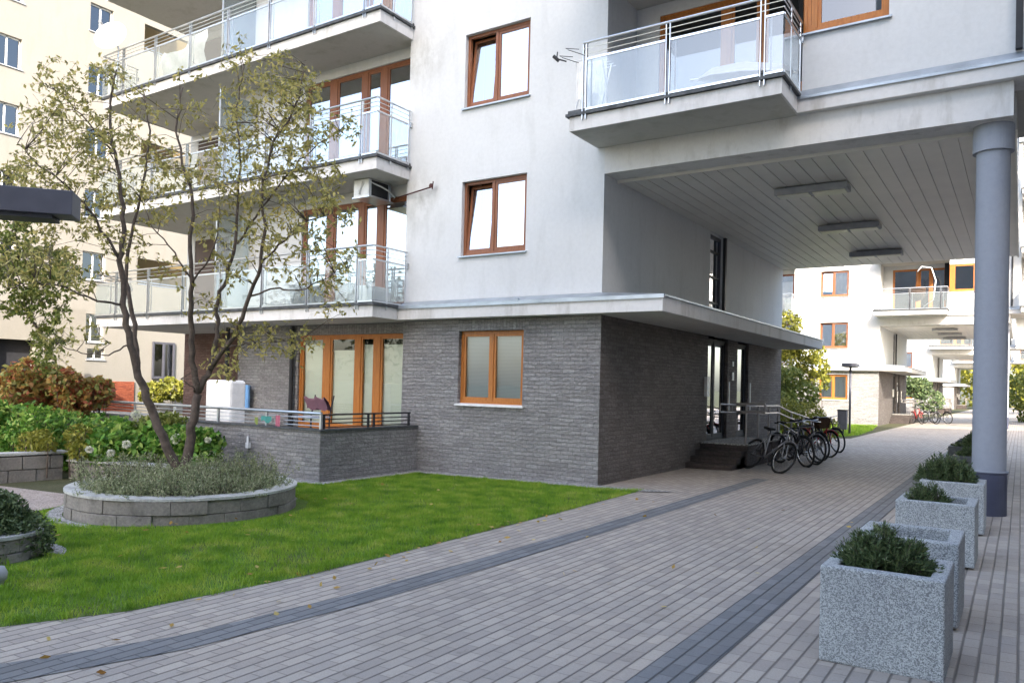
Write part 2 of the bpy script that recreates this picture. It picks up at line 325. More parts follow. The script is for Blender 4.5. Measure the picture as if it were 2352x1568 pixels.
def leaf_obj(name, C_, D_, N_, L, Wd, mat, parent=None, seed=0):
    """C_ centres, D_ leaf axes, N_ side vectors (n x 3), one folded diamond per leaf -> one mesh"""
    n = len(C_); rs = np.random.RandomState(seed)
    D_ = D_/np.linalg.norm(D_, axis=1, keepdims=True); N_ = N_ - D_*(N_*D_).sum(1, keepdims=True); N_ /= np.linalg.norm(N_, axis=1, keepdims=True)+1e-9
    ln = (L*(.65+.7*rs.rand(n)))[:, None]; wd = (Wd*(.7+.6*rs.rand(n)))[:, None]
    a = C_-D_*ln*.5; b = C_+N_*wd*.5-D_*ln*.05; c = C_+D_*ln*.5; d = C_-N_*wd*.5-D_*ln*.05
    v = np.stack([a, b, c, d], 1).reshape(-1, 3)
    if parent is not None:
        v = v - np.array(parent.location)[None]
    me = bpy.data.meshes.new(name); me.vertices.add(4*n); me.vertices.foreach_set('co', v.astype('f').ravel())
    me.loops.add(4*n); me.loops.foreach_set('vertex_index', np.arange(4*n, dtype='i')); me.polygons.add(n)
    me.polygons.foreach_set('loop_start', np.arange(0, 4*n, 4, dtype='i')); me.polygons.foreach_set('loop_total', np.full(n, 4, 'i'))
    me.materials.append(mat); me.update()
    at_ = me.attributes.new('rnd', 'FLOAT', 'FACE'); at_.data.foreach_set('value', rs.rand(n).astype('f'))
    o = bpy.data.objects.new(name, me); COL.objects.link(o); o.parent = parent
    return o
def rdir(rs, n):
    v = rs.normal(size=(n, 3)); return v/np.linalg.norm(v, axis=1, keepdims=True)
def clump_leaves(centres, radii, per, rs, shell=.45, squash=.85):
    out = []
    for c, r, k in zip(centres, radii, per):
        d = rdir(rs, k); rad = r*(shell+(1-shell)*rs.rand(k))**.6
        p = np.array(c)+d*rad[:, None]*np.array([1, 1, squash]); out.append(p)
    return np.concatenate(out)

# ------------------------------------------------------------ the ground
def gz(x): return .018*(min(max(x, -14), 4)+6.05)
def sheet(name, poly, dz, mat, kind='structure'):
    """polygon laid on the gently cross-falling ground, split where the fall changes"""
    mb = MB(); xs = [-14, 4]
    polys = [poly]
    for cx in xs:
        out = []
        for p in polys:
            for sgn in (1, -1):
                q = []
                for i in range(len(p)):
                    a, b = p[i], p[(i+1) % len(p)]; da, db = (a[0]-cx)*sgn, (b[0]-cx)*sgn
                    if da >= 0: q.append(a)
                    if da*db < 0: t = da/(da-db); q.append((cx, a[1]+(b[1]-a[1])*t))
                if len(q) >= 3: out.append(q)
        polys = out
    for p in polys: mb.add([(x, y, gz(x)+dz) for x, y in p], [tuple(range(len(p)))])
    return tag(mb.build(name, mat), kind=kind)
sheet('ground', [(-900, -900), (900, -900), (900, 900), (-900, 900)], 0, M['earth'])
LAWN = [(-6.05, 12.0), (-5.2, 12.0), (-5.12, 9), (-5.10, 6.5), (-5.12, 4.7), (-5.32, 3.2), (-5.75, 2.3), (-6.6, 1.2), (-8, .2), (-10.5, -.9), (-15, -2.0)]
LAWNF = LAWN + [(-15, 3.6), (-12.4, 4.1), (-10.3, 4.6), (-10.9, 6.0), (-12.5, 7.6), (-14, 8.1), (-14, 12.0)]
PAV = [(a, b) for a, b in LAWN[1:]]
sheet('paving', PAV + [(-15, -40), (9, -40), (9, 160), (-5.3, 160), (-5.3, 24.5), (-6.05, 24.2), (-6.05, 12.0)], .004, M['paver'])
sheet('courtyard_path', [(-30, 25.6), (-5.3, 25.6), (-5.3, 31.2), (-30, 31.2)], .004, M['paver'])
mb = MB()
def lawn_tri(poly, name, dz):
    mb = MB(); mb.add([(x, y, gz(x)+dz) for x, y in poly], [tuple(range(len(poly)))]); return tag(mb.build(name, M['lawn']), kind='structure')
lawn_tri(LAWNF, 'lawn', .006)
sheet('far_lawn', [(-30, 31.4), (-5.9, 31.4), (-5.45, 34), (-5.7, 39), (-6.4, 45.7), (-30, 45.7)], .012, M['lawn'])
sheet('side_path', [(-30, 4.9), (-14.4, 4.6), (-10.4, 4.75), (-11.1, 6.2), (-14.2, 6.0), (-30, 6.4)], .016, M['path'])
# dark bands of slate blocks let into the paving
def band(name, L_, Rr, dz=.009):
    mb = MB()
    for i in range(len(L_)-1):
        a, b, c, d = L_[i], Rr[i], Rr[i+1], L_[i+1]
        mb.quad(*[(p[0], p[1], gz(p[0])+dz) for p in (a, b, c, d)])
    return tag(mb.build(name, M['paver_dark']), kind='structure')
bl = [(-9.5, -1.6), (-7.3, -.55), (-5.9, .6), (-4.95, 2.0), (-4.52, 3.05), (-4.36, 4.4), (-4.30, 6), (-4.25, 8), (-4.22, 15.0)]
br = [(-9.3, -2.0), (-7.0, -.9), (-5.55, .35), (-4.62, 1.85), (-4.24, 2.95), (-4.08, 4.35), (-4.01, 6), (-3.96, 8), (-3.93, 15.0)]
band('paving_band', bl, br)
band('paving_band', [(-1.80, -4), (-1.80, 160)], [(-1.49, -4), (-1.49, 160)])
sheet('gravel_strip', [(-6.05, 11.70), (-5.2, 11.72), (-4.6, 12.05), (-6.05, 12.05)], .019, M['gravel'])
sheet('gravel_margin', [(-10.0, 11.75), (-6.05, 11.70), (-6.05, 12.05), (-10.05, 12.05)], .021, M['gravel'])
sheet('gravel_margin', [(-20, 9.2), (-9.80, 9.2), (-9.80, 12.0), (-10.06, 12.0), (-10.06, 9.46), (-20, 9.46)], .024, M['gravel'])

# ------------------------------------------------------------ the apartment block
ST = 2.87
Yf = 12.05
def skin(mb, axis, c, a0, a1, z0, z1, holes, depth, flip=1):
    """wall skin on the plane axis=c between a0..a1, z0..z1 with openings and their reveals"""
    As = sorted({a0, a1, *[h[0] for h in holes], *[h[1] for h in holes]}); Zs = sorted({z0, z1, *[h[2] for h in holes], *[h[3] for h in holes]})
    As = [a for a in As if a0 <= a <= a1]; Zs = [z for z in Zs if z0 <= z <= z1]
    P = (lambda a, d, z: (a, c+d, z)) if axis == 'y' else (lambda a, d, z: (c-d, a, z))
    for i in range(len(As)-1):
        for j in range(len(Zs)-1):
            am, zm = (As[i]+As[i+1])/2, (Zs[j]+Zs[j+1])/2
            if any(h[0] < am < h[1] and h[2] < zm < h[3] for h in holes): continue
            mb.quad(P(As[i], 0, Zs[j]), P(As[i+1], 0, Zs[j]), P(As[i+1], 0, Zs[j+1]), P(As[i], 0, Zs[j+1]))
    for x0, x1, h0, h1 in holes:
        mb.quad(P(x0, 0, h0), P(x0, 0, h1), P(x0, depth, h1), P(x0, depth, h0)); mb.quad(P(x1, 0, h0), P(x1, depth, h0), P(x1, depth, h1), P(x1, 0, h1))
        mb.quad(P(x0, 0, h1), P(x1, 0, h1), P(x1, depth, h1), P(x0, depth, h1)); mb.quad(P(x0, 0, h0), P(x0, depth, h0), P(x1, depth, h0), P(x1, 0, h0))
def window(parent, axis, c, a0, a1, z0, z1, posts, wood_, backs, name='window', sill=True, tilt=False, glassm='pane', depth=.16, fr=.055, sillm='zinc', sash=.05, top=None):
    """frame mesh + pane, curtain and sill as sub-parts; posts = list of (from, to) in metres along the wall"""
    if axis == 'y': B = lambda m_, x0, d0, h0, x1, d1, h1: m_.box(x0, c+d0, h0, x1, c+d1, h1)
    else: B = lambda m_, x0, d0, h0, x1, d1, h1: m_.box(c-d0, x0, h0, c-d1, x1, h1)
    P = (lambda a, d, z: (a, c+d, z)) if axis == 'y' else (lambda a, d, z: (c-d, a, z))
    f = MB(); d0, d1 = depth-.07, depth
    B(f, a0, d0, z0, a0+fr, d1, z1); B(f, a1-fr, d0, z0, a1, d1, z1); B(f, a0+fr, d0, z0, a1-fr, d1, z0+fr*1.25); B(f, a0+fr, d0, z1-fr, a1-fr, d1, z1)
    lights = []; cur = a0+fr
    for p0, p1 in posts:
        B(f, p0, d0-.004, z0+fr*1.25, p1, d1, z1-fr); lights.append((cur, p0)); cur = p1
    lights.append((cur, a1-fr)); pn = MB(); tl = MB()
    for k, (l0, l1) in enumerate(lights):
        q0, q1 = z0+fr*1.25, z1-fr
        lean = .13 if (tilt and k == 0) else 0
        g = MB() if lean else f
        def V(a, d, z): return P(a, d + lean*(z-q0)/(q1-q0), z)
        def bar(x0, x1, h0, h1):
            vs = [V(x, d, z) for z in (h0, h1) for (x, d) in ((x0, d0+.012), (x1, d0+.012), (x1, d1-.008), (x0, d1-.008))]
            (tl if lean else f).add(vs, [(0, 3, 2, 1), (4, 5, 6, 7), (0, 1, 5, 4), (1, 2, 6, 5), (2, 3, 7, 6), (3, 0, 4, 7)])
        bar(l0, l0+sash, q0, q1); bar(l1-sash, l1, q0, q1); bar(l0+sash, l1-sash, q0, q0+sash*1.3); bar(l0+sash, l1-sash, q1-sash, q1)
        pn.quad(V(l0+sash, d0+.03, q0+sash), V(l1-sash, d0+.03, q0+sash), V(l1-sash, d0+.03, q1-sash), V(l0+sash, d0+.03, q1-sash))
    w = f.build(name, M[wood_], parent)
    if tl.v: tl.build('tilted_sash', M[wood_], w)
    pn.build('pane', M[glassm], w)
    for (b0, b1, h0, h1, mt, dd) in backs:
        q = MB(); seg = max(2, int((b1-b0)/.05)) if mt in ('curtain', 'white_cloth') else 1
        for i in range(seg):
            x0, x1 = b0+(b1-b0)*i/seg, b0+(b1-b0)*(i+1)/seg; e0, e1 = (.012*math.sin(i*1.9), .012*math.sin((i+1)*1.9)) if seg > 1 else (0, 0)
            q.quad(P(x0, dd+e0, h0), P(x1, dd+e1, h0), P(x1, dd+e1, h1), P(x0, dd+e0, h1))
        q.build('curtain' if mt in ('curtain', 'white_cloth') else 'blind' if mt.startswith('blind') else 'interior', M[mt], w)
    q = MB(); B(q, a0-.3, depth+.9, z0-.3, a1+.3, depth+.95, z1+.3); q.build('interior', M['dark_room'], w)
    if sill:
        q = MB(); vs = [P(a0-.04, -.055, z0-.035), P(a1+.04, -.055, z0-.035), P(a1+.04, d0, z0-.018), P(a0-.04, d0, z0-.018),
                        P(a0-.04, -.055, z0-.008), P(a1+.04, -.055, z0-.008), P(a1+.04, d0, z0+.012), P(a0-.04, d0, z0+.012)]
        q.add(vs, [(0, 3, 2, 1), (4, 5, 6, 7), (0, 1, 5, 4), (1, 2, 6, 5), (2, 3, 7, 6), (3, 0, 4, 7)]); q.build('sill', M[sillm], w)
    return w
def balcony(parent, x0, x1, yf, yb, zb, ends, posts, soff='concrete_white', open_ends=(0, 0)):
    """slab, dark edge flashing, steel posts and rails, glass panels; ends = (left side railing?, right side railing?)"""
    zt = zb+.23
    s = MB(); s.box(x0, yf, zb, x1, yb, zt); sl_ = s.build('balcony', M['concrete_white'], parent, bevel=.006)
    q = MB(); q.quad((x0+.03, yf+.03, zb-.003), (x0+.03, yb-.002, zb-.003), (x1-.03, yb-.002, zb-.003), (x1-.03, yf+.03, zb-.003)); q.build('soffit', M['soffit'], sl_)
    q = MB(); q.box(x0-.05, yf-.05, zt+.002, x1+.05, yb, zt+.045); q.box(x0-.02, yf-.02, zt+.045, x1+.02, yb, zt+.10); q.build('edge_flashing', M['dark_zinc'], sl_)
    r = MB(); zr = zt+1.15; yr = yf-.035; xl = x0-.02; xr = x1+.02
    if not ends[0]: xl = x0+.25
    r.tube([(xl+open_ends[0], yr, zr), (xr, yr, zr)], .021, 8)
    for dz in (.09, .18): r.tube([(xl+open_ends[0], yr, zr-dz), (xr, yr, zr-dz)], .008, 6)
    for px_ in posts:
        for o_ in (-.03, .03): r.box(px_+o_-.006, yr-.006, zt-.08, px_+o_+.006, yr+.034, zr)
        r.tube([(px_+.11, yr+.03, zt+.12), (px_+.11, yr+.03, zr-.24)], .012, 6)
    for sgn, on_ in ((0, ends[0]), (1, ends[1])):
        if not on_: continue
        xx = xr if sgn else xl
        r.tube([(xx, yr, zr), (xx, yb-.03, zr)], .019, 8)
        for dz in (.09, .18): r.tube([(xx, yr, zr-dz), (xx, yb-.03, zr-dz)], .008, 6)
        ym = (yr+yb)/2-.1; r.box(xx-.006, ym-.02, zt-.06, xx+.006, ym+.02, zr); r.box(xx-.006, yb-.10, zt-.04, xx+.006, yb-.06, zr); r.box(xx-.03, yb-.05, zr-.32, xx+.03, yb-.01, zr-.22)
    # top and bottom clamp rails of the glass
    ps = sorted(posts); edges = [xl] + ps + [xr]
    for a, b in zip(edges[:-1], edges[1:]):
        a2, b2 = (a+.045 if a in ps else a), (b-.045 if b in ps else b)
        if b2-a2 < .08: continue
        for z_ in (zr-.27, zt+.075): r.box(a2, yr-.012, z_-.016, b2, yr+.012, z_+.016)
    for sgn, on_ in ((0, ends[0]), (1, ends[1])):
        if on_:
            xx = xr if sgn else xl
            for z_ in (zr-.27, zt+.075): r.box(xx-.012, yr+.02, z_-.016, xx+.012, yb-.12, z_+.016)
    r.build('railing', M['steel'], sl_)
    for a, b in zip(edges[:-1], edges[1:]):
        a2, b2 = (a+.05 if a in ps else a+.01), (b-.05 if b in ps else b-.01)
        if b2-a2 < .08: continue
        g = MB(); g.quad((a2, yr, zt+.09), (b2, yr, zt+.09), (b2, yr, zr-.285), (a2, yr, zr-.285)); g.build('glass_panel', M['rail_glass'], sl_)
    for sgn, on_ in ((0, ends[0]), (1, ends[1])):
        if on_:
            xx = xr if sgn else xl; ym = (yr+yb)/2-.1
            for y0_, y1_ in ((yr+.02, ym-.03), (ym+.03, yb-.12)):
                g = MB(); g.quad((xx, y0_, zt+.09), (xx, y1_, zt+.09), (xx, y1_, zr-.285), (xx, y0_, zr-.285)); g.build('glass_panel', M['rail_glass'], sl_)
    return sl_

def make_block():
    B = empty('apartment_building', (-6.05, Yf, 0), 'nearest white apartment block with grey brick ground floor, bridging the passage', 'apartment building', 'white apartment blocks along the passage')
    TOP = 14.35
    # --- stucco walls
    w = MB(); wins = []
    for k in range(4):
        zs = 4.17+ST*k; wins.append((-9.13+.02, -7.63, zs, zs+1.44))
    skin(w, 'y', Yf, -10.52, -6.05, 3.2, TOP, wins, .17)
    w.quad((-10.52, Yf, 3.2), (-10.52, Yf, TOP), (-10.52, Yf+.3, TOP), (-10.52, Yf+.3, 3.2))
    # side wall along the passage with a tall slit window
    skin(w, 'x', -6.05, Yf, 24.1, 3.0, 5.39, [(17.55, 18.45, 3.15, 5.33)], .15)
    # door bay, brick part and recessed part of the balcony side
    y1, y2 = 12.27, 13.7
    doors = [(-13.86, -10.56, 3.25+ST*k, 5.60+ST*k) for k in range(4)]
    skin(w, 'y', y1, -16.0, -10.5, 2.95, TOP, doors, .12)
    w.quad((-16.0, y1, 2.95), (-16.0, y2, 2.95), (-16.0, y2, TOP), (-16.0, y1, TOP))
    rec = [(-19.95, -18.4, 3.3+ST*k, 5.98+ST*k-.35) for k in range(4)] 
    skin(w, 'y', y2, -20.3, -16.0, 2.95, TOP, rec, .12)
    w.quad((-20.3, y2, 0), (-20.3, 24.1, 0), (-20.3, 24.1, TOP), (-20.3, y2, TOP))
    w.quad((-20.3, 24.1, 0), (12, 24.1, 5.39), (12, 24.1, TOP), (-20.3, 24.1, TOP)) if False else None
    w.quad((-20.3, 24.1, 0), (-6.05, 24.1, 0), (-6.05, 24.1, TOP), (-20.3, 24.1, TOP)); w.quad((-6.05, 24.1, 5.42), (-.13, 24.1, 5.42), (-.13, 24.1, TOP), (-6.05, 24.1, TOP))
    w.quad((-.13, 14.8, 5.84), (-.13, 24.1, 5.42), (-.13, 24.1, TOP), (-.13, 14.8, TOP)); w.quad((-.13, 14.8, 5.84), (12, 14.8, 5.84), (12, 14.8, TOP), (-.13, 14.8, TOP))
    # right part over the passage: recess behind the balcony, then flush wall with window
    x0r, x1r, yb = -6.12, -2.80, 13.25
    for k in range(3):
        z0 = 5.95+ST*k; z1 = min(z0+ST, TOP)
        w.quad((x0r+.07, Yf, z0), (x0r+.07, yb, z0), (x0r+.07, yb, z1), (x0r+.07, Yf, z1))
        skin(w, 'y', yb, x0r, x1r, z0, z1, [(-5.60, -3.02, 6.25+ST*k, 8.50+ST*k)], .10)
    w.quad((x1r, Yf, 5.84), (x1r, yb, 5.84), (x1r, yb, TOP), (x1r, Yf, TOP))
    rw = [(-2.80, -1.63, 7.05+ST*k, 8.47+ST*k) for k in range(3)]
    skin(w, 'y', Yf, x1r, .30, 5.9, TOP, rw, .14)
    skin(w, 'y', Yf, 3.8, 12, 5.9, TOP, [], .14); skin(w, 'y', 13.25, .3, 3.8, 5.9, TOP, [(.9, 3.3, 6.25+ST*k, 8.50+ST*k) for k in range(3)], .1)
    w.quad((.3, Yf, 5.9), (.3, yb, 5.9), (.3, yb, TOP), (.3, Yf, TOP)); w.quad((3.8, Yf, 5.9), (3.8, yb, 5.9), (3.8, yb, TOP), (3.8, Yf, TOP))
    w.build('wall', M['stucco'], B)
    q = MB(); q.box(-20.5, Yf-.2, TOP, 12.1, 14.9, TOP+.25); q.box(-20.5, 14.9, TOP, 0, 24.3, TOP+.25); q.build('roof', M['zinc'], B)
    # --- floor over the passage, beam, ceiling boards
    q = MB(); q.box(-6.05, Yf, 5.38, -.13, 12.55, 5.84); q.build('beam', M['concrete_white'], B)
    q = MB(); q.box(-2.83, 11.93, 5.841, 12, 12.5, 6.07); q.build('floor_slab', M['concrete_white'], B, bevel=.005)
    q = MB(); q.add([(-2.83, 11.90, 6.072), (12, 11.90, 6.072), (12, 12.04, 6.20), (-2.83, 12.04, 6.20), (-2.83, 11.90, 6.03), (12, 11.90, 6.03)], [(0, 1, 2, 3), (4, 5, 1, 0)]); q.build('ledge_flashing', M['zinc'], B)
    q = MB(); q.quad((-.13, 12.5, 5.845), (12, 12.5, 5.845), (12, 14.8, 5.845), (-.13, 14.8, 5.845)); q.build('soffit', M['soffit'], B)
    q = MB(); x = -6.04; random.seed(3)
    while x < -.16:
        x2 = min(x+.244, -.14); dz = random.uniform(-.0006, .0006)
        q.box(x+.006, 12.60, 5.366+dz, x2-.006, 24.1, 5.40+dz); x += .25
    q.box(-6.05, 12.56, 5.380, -.13, 24.1, 5.43); q.build('ceiling', M['board'], B)
    q = MB(); q.box(-6.05, 12.551, 5.33, -.6, 12.60, 5.40); q.box(-.14, 12.56, 5.33, -.10, 24.1, 5.84); q.build('ceiling_trim', M['board'], B)
    # --- columns
    for (cx, cy) in ((-.36, 12.45), (-.53, 18.2), (-.69, 23.7), (11.6, 12.5), (6.0, 12.5)):
        z0 = gz(cx)
        c = MB().lathe([(.202, z0+.56), (.202, 5.05)], cx, cy, 40).build('column', M['column'], B, smooth=True)
        MB().lathe([(.202, 5.02), (.246, 5.02), (.246, 5.38), (.1, 5.38)], cx, cy, 40).build('capital', M['column'], c)
        MB().lathe([(.202, z0+.60), (.222, z0+.595), (.222, z0+.565), (.214, z0+.56), (.212, z0)], cx, cy, 40).build('painted_base', M['column_base'], c)
        MB().lathe([(.204, z0+.602), (.228, z0+.600), (.228, z0+.584), (.206, z0+.58)], cx, cy, 40).build('base_collar', M['column'], c)
    # --- brick ground floor
    b = MB(); skin(b, 'y', Yf, -10.52, -6.05, -.4, 2.96, [(-9.10, -7.62, 1.32, 2.72)], .17)
    b.quad((-10.52, Yf, -.4), (-10.52, Yf, 2.96), (-10.52, y1+.2, 2.96), (-10.52, y1+.2, -.4))
    skin(b, 'y', y1, -16.0, -10.5, -.4, 2.95, [(-13.86, -10.56, .62, 2.72)], .12)
    b.build('brick_wall', M['brick'], B)
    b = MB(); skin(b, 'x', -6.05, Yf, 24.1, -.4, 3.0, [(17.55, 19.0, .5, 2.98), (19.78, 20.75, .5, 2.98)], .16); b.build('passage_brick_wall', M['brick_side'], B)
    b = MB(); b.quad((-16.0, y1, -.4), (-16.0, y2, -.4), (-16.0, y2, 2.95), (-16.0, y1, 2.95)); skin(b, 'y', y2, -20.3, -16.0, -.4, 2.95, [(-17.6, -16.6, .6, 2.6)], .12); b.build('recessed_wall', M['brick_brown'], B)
    b = MB(); b.box(-9.12, Yf-.004, 2.725, -7.60, Yf+.02, 2.93); b.box(-10.6, y1-.004, 2.725, -13.9, y1+.02, 2.93); b.build('brick_lintel', M['brick_upright'], B)
    # --- canopy and ledge
    q = MB(); q.prism([(-10.46, 11.79), (-4.83, 11.79), (-4.83, 23.8), (-6.05, 23.8), (-6.05, Yf), (-10.46, Yf)], 2.95, 3.19); cn = q.build('canopy', M['concrete_white'], B, bevel=.005)
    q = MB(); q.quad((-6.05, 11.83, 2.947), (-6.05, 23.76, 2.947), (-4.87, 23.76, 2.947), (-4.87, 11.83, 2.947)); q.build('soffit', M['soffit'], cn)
    q = MB(); q.add([(-10.46, 11.76, 3.16), (-4.80, 11.76, 3.16), (-4.80, 11.76, 3.225), (-10.46, 11.76, 3.225), (-6.06, 12.04, 3.33), (-10.46, 12.04, 3.33), (-4.80, 12.04, 3.228)], [(0, 1, 2, 3), (3, 2, 6, 4, 5)])
    q.box(-4.86, 11.80, 3.192, -4.795, 23.83, 3.222); q.box(-6.04, 12.06, 3.192, -4.87, 23.8, 3.20); q.box(-7.62, 11.752, 3.222, -7.57, 11.80, 3.262); q.build('ledge_flashing', M['zinc'], cn)
    # --- windows of the front
    for k in range(4):
        a0, a1, z0, z1 = wins[k]; md = a0+(a1-a0)*.46
        window(B, 'y', Yf, a0, a1, z0, z1, [(md-.03, md+.03)], 'brown_wood', [(md, a1, z0, z1, 'curtain', .26)] , tilt=True)
    window(B, 'y', Yf, -9.10, -7.62, 1.32, 2.72, [(-8.40, -8.34)], 'orange_wood', [(-9.1, -7.6, 1.42, 2.72, 'blind_grey', .175)], glassm='pane_low', sillm='white_metal')
    for k in range(3):
        a0, a1, z0, z1 = rw[k]; window(B, 'y', Yf, a0, a1, z0, z1, [(a0+.16, a0+.20)], 'orange_wood', [], glassm='pane_dark', depth=.10)
        window(B, 'y', yb, -5.60, -3.02, 6.25+ST*k, 8.50+ST*k, [(-4.42, -4.28), (-3.80, -3.70)], 'orange_wood', [], name='balcony_door', sill=False, glassm='pane_dark', depth=.10)
        window(B, 'y', yb, .9, 3.3, 6.25+ST*k, 8.50+ST*k, [(2.0, 2.12)], 'orange_wood', [], name='balcony_door', sill=False, glassm='pane_dark', depth=.10)
    for k in range(-1, 4):
        z0, z1 = 3.25+ST*k, 5.60+ST*k; wd = 'orange_wood' if k < 0 else 'brown_wood'
        if k < 0: z0, z1 = .62, 2.72; bk = [(-13.85, -12.9, .6, 2.52, 'blind', .135), (-12.9, -12.02, .6, 2.38, 'blind', .135), (-12.0, -10.5, .6, 2.50, 'blind', .135)]
        elif k in (0, 3): bk = [(-13.1, -10.6, z0, z1-.2, 'curtain', .15)]
        else: bk = [(-12.9, -10.6, z0, z1-.42, 'white_cloth', .15)]
        window(B, 'y', y1, -13.86, -10.56, z0, z1, [(-13.08, -12.88), (-12.10, -11.95), (-11.55, -11.38)], wd, bk, name='balcony_door', sill=False, depth=.12, glassm='pane_low' if k < 0 else 'pane')
    for k in range(4):
        a0, a1, z0, z1 = rec[k]; q = MB(); q.box(a0, y2+.02, z0, a1, y2+.07, z1); q.build('roller_shutter', M['shutter'], B)
        g = MB(); g.box(-15.72, 11.35, z0+.1, -15.69, 12.25, z1-.1); g.build('glass_screen', M['rail_glass'], B)
        g = MB(); g.box(-15.725, 11.33, z0, -15.69, 11.355, z1-.05); g.build('screen_post', M['steel'], B)
    window(B, 'y', y2, -17.6, -16.6, .6, 2.6, [], 'brown_wood', [(-17.5, -16.7, .6, 2.5, 'plum_cloth', .3)], name='balcony_door', sill=False)
    # --- entrance: glazed slit above, two glazed doors below
    window(B, 'x', -6.05, 17.55, 18.45, 3.15, 5.33, [], 'lamp_metal', [], name='stair_window', sill=False, glassm='pane', depth=.12, sash=.03)
    q = MB()
    for z_ in (3.75, 4.35, 4.95): q.box(-6.14, 17.6, z_-.025, -6.10, 18.4, z_+.025)
    q.box(-6.07, 18.46, 3.22, -5.98, 18.56, 5.36); q.build('stair_window_bar', M['dark_metal'], B)
    for (a0, a1, pp) in ((17.55, 19.0, [(18.15, 18.22)]), (19.78, 20.75, [])):
        d = window(B, 'x', -6.05, a0, a1, .52, 2.90, pp, 'dark_metal', [], name='entrance_door', sill=False, glassm='pane', depth=.14, sash=.06)
        q = MB(); q.tube([(-5.93, a1-.22, 1.2), (-5.93, a1-.22, 1.9)], .015, 8); q.build('door_handle', M['steel'], d)
    q = MB(); q.box(-6.04, 19.30, 1.95, -6.02, 19.42, 2.15); q.box(-6.04, 19.30, 2.3, -6.02, 19.4, 2.42); q.box(-6.04, 17.30, 1.55, -5.97, 17.48, 2.0); q.build('door_plate', M['white_plastic'], B)
    # --- stair, platform and ramp
    s = MB(); s.box(-6.04, 17.1, -.2, -4.97, 19.8, .50)
    for i in range(3): s.box(-6.04, 16.2+.3*i, -.2, -5.03, 17.1, .125*(i+1))
    s.add([(-6.04, 19.8, -.2), (-5.15, 19.8, -.2), (-5.15, 24.0, -.2), (-6.04, 24.0, -.2), (-6.04, 19.8, .5), (-5.15, 19.8, .5), (-5.15, 24.0, .03), (-6.04, 24.0, .03)], [(0, 3, 2, 1), (4, 5, 6, 7), (0, 1, 5, 4), (1, 2, 6, 5), (2, 3, 7, 6)])
    st = s.build('entrance_steps', M['step_brick'], B)
    q = MB(); q.box(-6.03, 17.08, .502, -4.95, 19.8, .53); q.build('landing', M['gravel'], st)
    r = MB()
    for z_ in (0, -.17):
        r.tube([(-5.42, 16.55, 1.40+z_), (-5.03, 17.9, 1.36+z_), (-5.03, 19.9, 1.34+z_), (-5.2, 21.6, 1.18+z_), (-5.2, 23.9, .95+z_)], .021, 8)
        r.tube([(-5.35, 17.15, 1.40+z_), (-4.62, 17.15, 1.42+z_)], .028, 8)
    r.tube([(-5.42, 16.55, 1.40), (-5.42, 16.55, 1.23)], .021, 8); r.tube([(-5.35, 17.15, 1.40), (-5.35, 17.15, 1.23)], .024, 8); r.tube([(-4.62, 17.15, 1.42), (-4.62, 17.15, 1.25)], .024, 8)
    for (x, y, z0, z1) in ((-5.03, 17.15, .5, 1.40), (-4.99, 17.95, .45, 1.36), (-5.03, 19.0, .5, 1.35), (-5.2, 20.5, .4, 1.29), (-5.2, 21.9, .25, 1.15), (-5.2, 23.3, .08, 1.0)):
        r.tube([(x, y, z0), (x, y, z1)], .024, 8)
    r.build('handrail', M['dull_steel'], st)
    # --- balconies
    for k in range(4):
        zb = 2.95+ST*k
        bc = balcony(B, -20.25, -10.46, 11.07, Yf if True else 0, zb, (1, 1), [-10.86-1.41*i for i in range(7)])
        q = MB(); q.prism([(-20.25, Yf), (-10.53, Yf), (-10.53, 12.26), (-16.02, 12.26), (-16.02, 13.68), (-20.25, 13.68)], zb, zb+.23); q.build('loggia_floor', M['soffit'], bc)
    for k in range(3):
        balcony(B, -6.20, -2.83, 11.04, Yf-.002, 5.84+ST*k, (0, 1), [-5.92, -4.51, -3.10], open_ends=(0, 0))
        balcony(B, .30, 3.75, 11.04, Yf-.002, 5.84+ST*k, (1, 1), [.6, 2.0, 3.4])
        q = MB(); q.box(-6.05, Yf, 5.841+ST*k, -2.83, 13.24, 5.84+ST*k+.23); q.build('loggia_floor', M['soffit'], B); q = MB(); q.box(.3, Yf+.46, 5.85+ST*k, 3.8, 13.24, 5.84+ST*k+.23); q.build('loggia_floor', M['soffit'], B)
    # --- downpipes
    q = MB(); q.tube([(-13.98, 12.18, .5), (-13.98, 12.18, 2.93)], .05, 10); q.tube([(-16.06, 12.0, .5), (-16.06, 12.0, 2.93)], .05, 10)
    q.build('downpipe', M['dark_metal'], B)
    q = MB(); q.box(-.12, 11.95, 6.22, -.04, 12.04, TOP); q.build('downpipe', M['dark_metal'], B)
    # --- terrace
    t = MB(); t.box(-24, 9.46, -.4, -10.08, 9.70, .82); t.box(-10.30, 9.70, -.4, -10.08, 12.05, .82); tw = t.build('terrace_wall', M['brick'], B)
    q = MB(); q.box(-24, 9.43, .822, -10.05, 9.73, .85); q.box(-10.33, 9.73, .822, -10.05, 12.04, .85); q.build('coping', M['dark_zinc'], tw)
    q = MB(); q.box(-24, 9.7, .3, -10.3, 13.7, .58); q.build('terrace_floor', M['gravel'], tw)
    r = MB()
    for z_, rr in ((1.12, .028), (1.04, .008), (.97, .008), (.90, .008)):
        r.tube([(-20.2, 9.58, z_), (-10.19, 9.58, z_)], rr, 8)
    for i in range(8): r.box(-10.22-1.42*i, 9.56, .85, -10.18-1.42*i, 9.60, 1.12)
    r.build('terrace_rail', M['steel'], tw)
    r = MB()
    for z_ in (1.10, 1.02, .95, .88): r.tube([(-10.19, 9.64, z_), (-10.19, 11.95, z_)], .010 if z_ < 1.1 else .016, 8)
    for y in (9.64, 10.75, 10.9, 11.9): r.box(-10.205, y-.02, .85, -10.175, y+.02, 1.11)
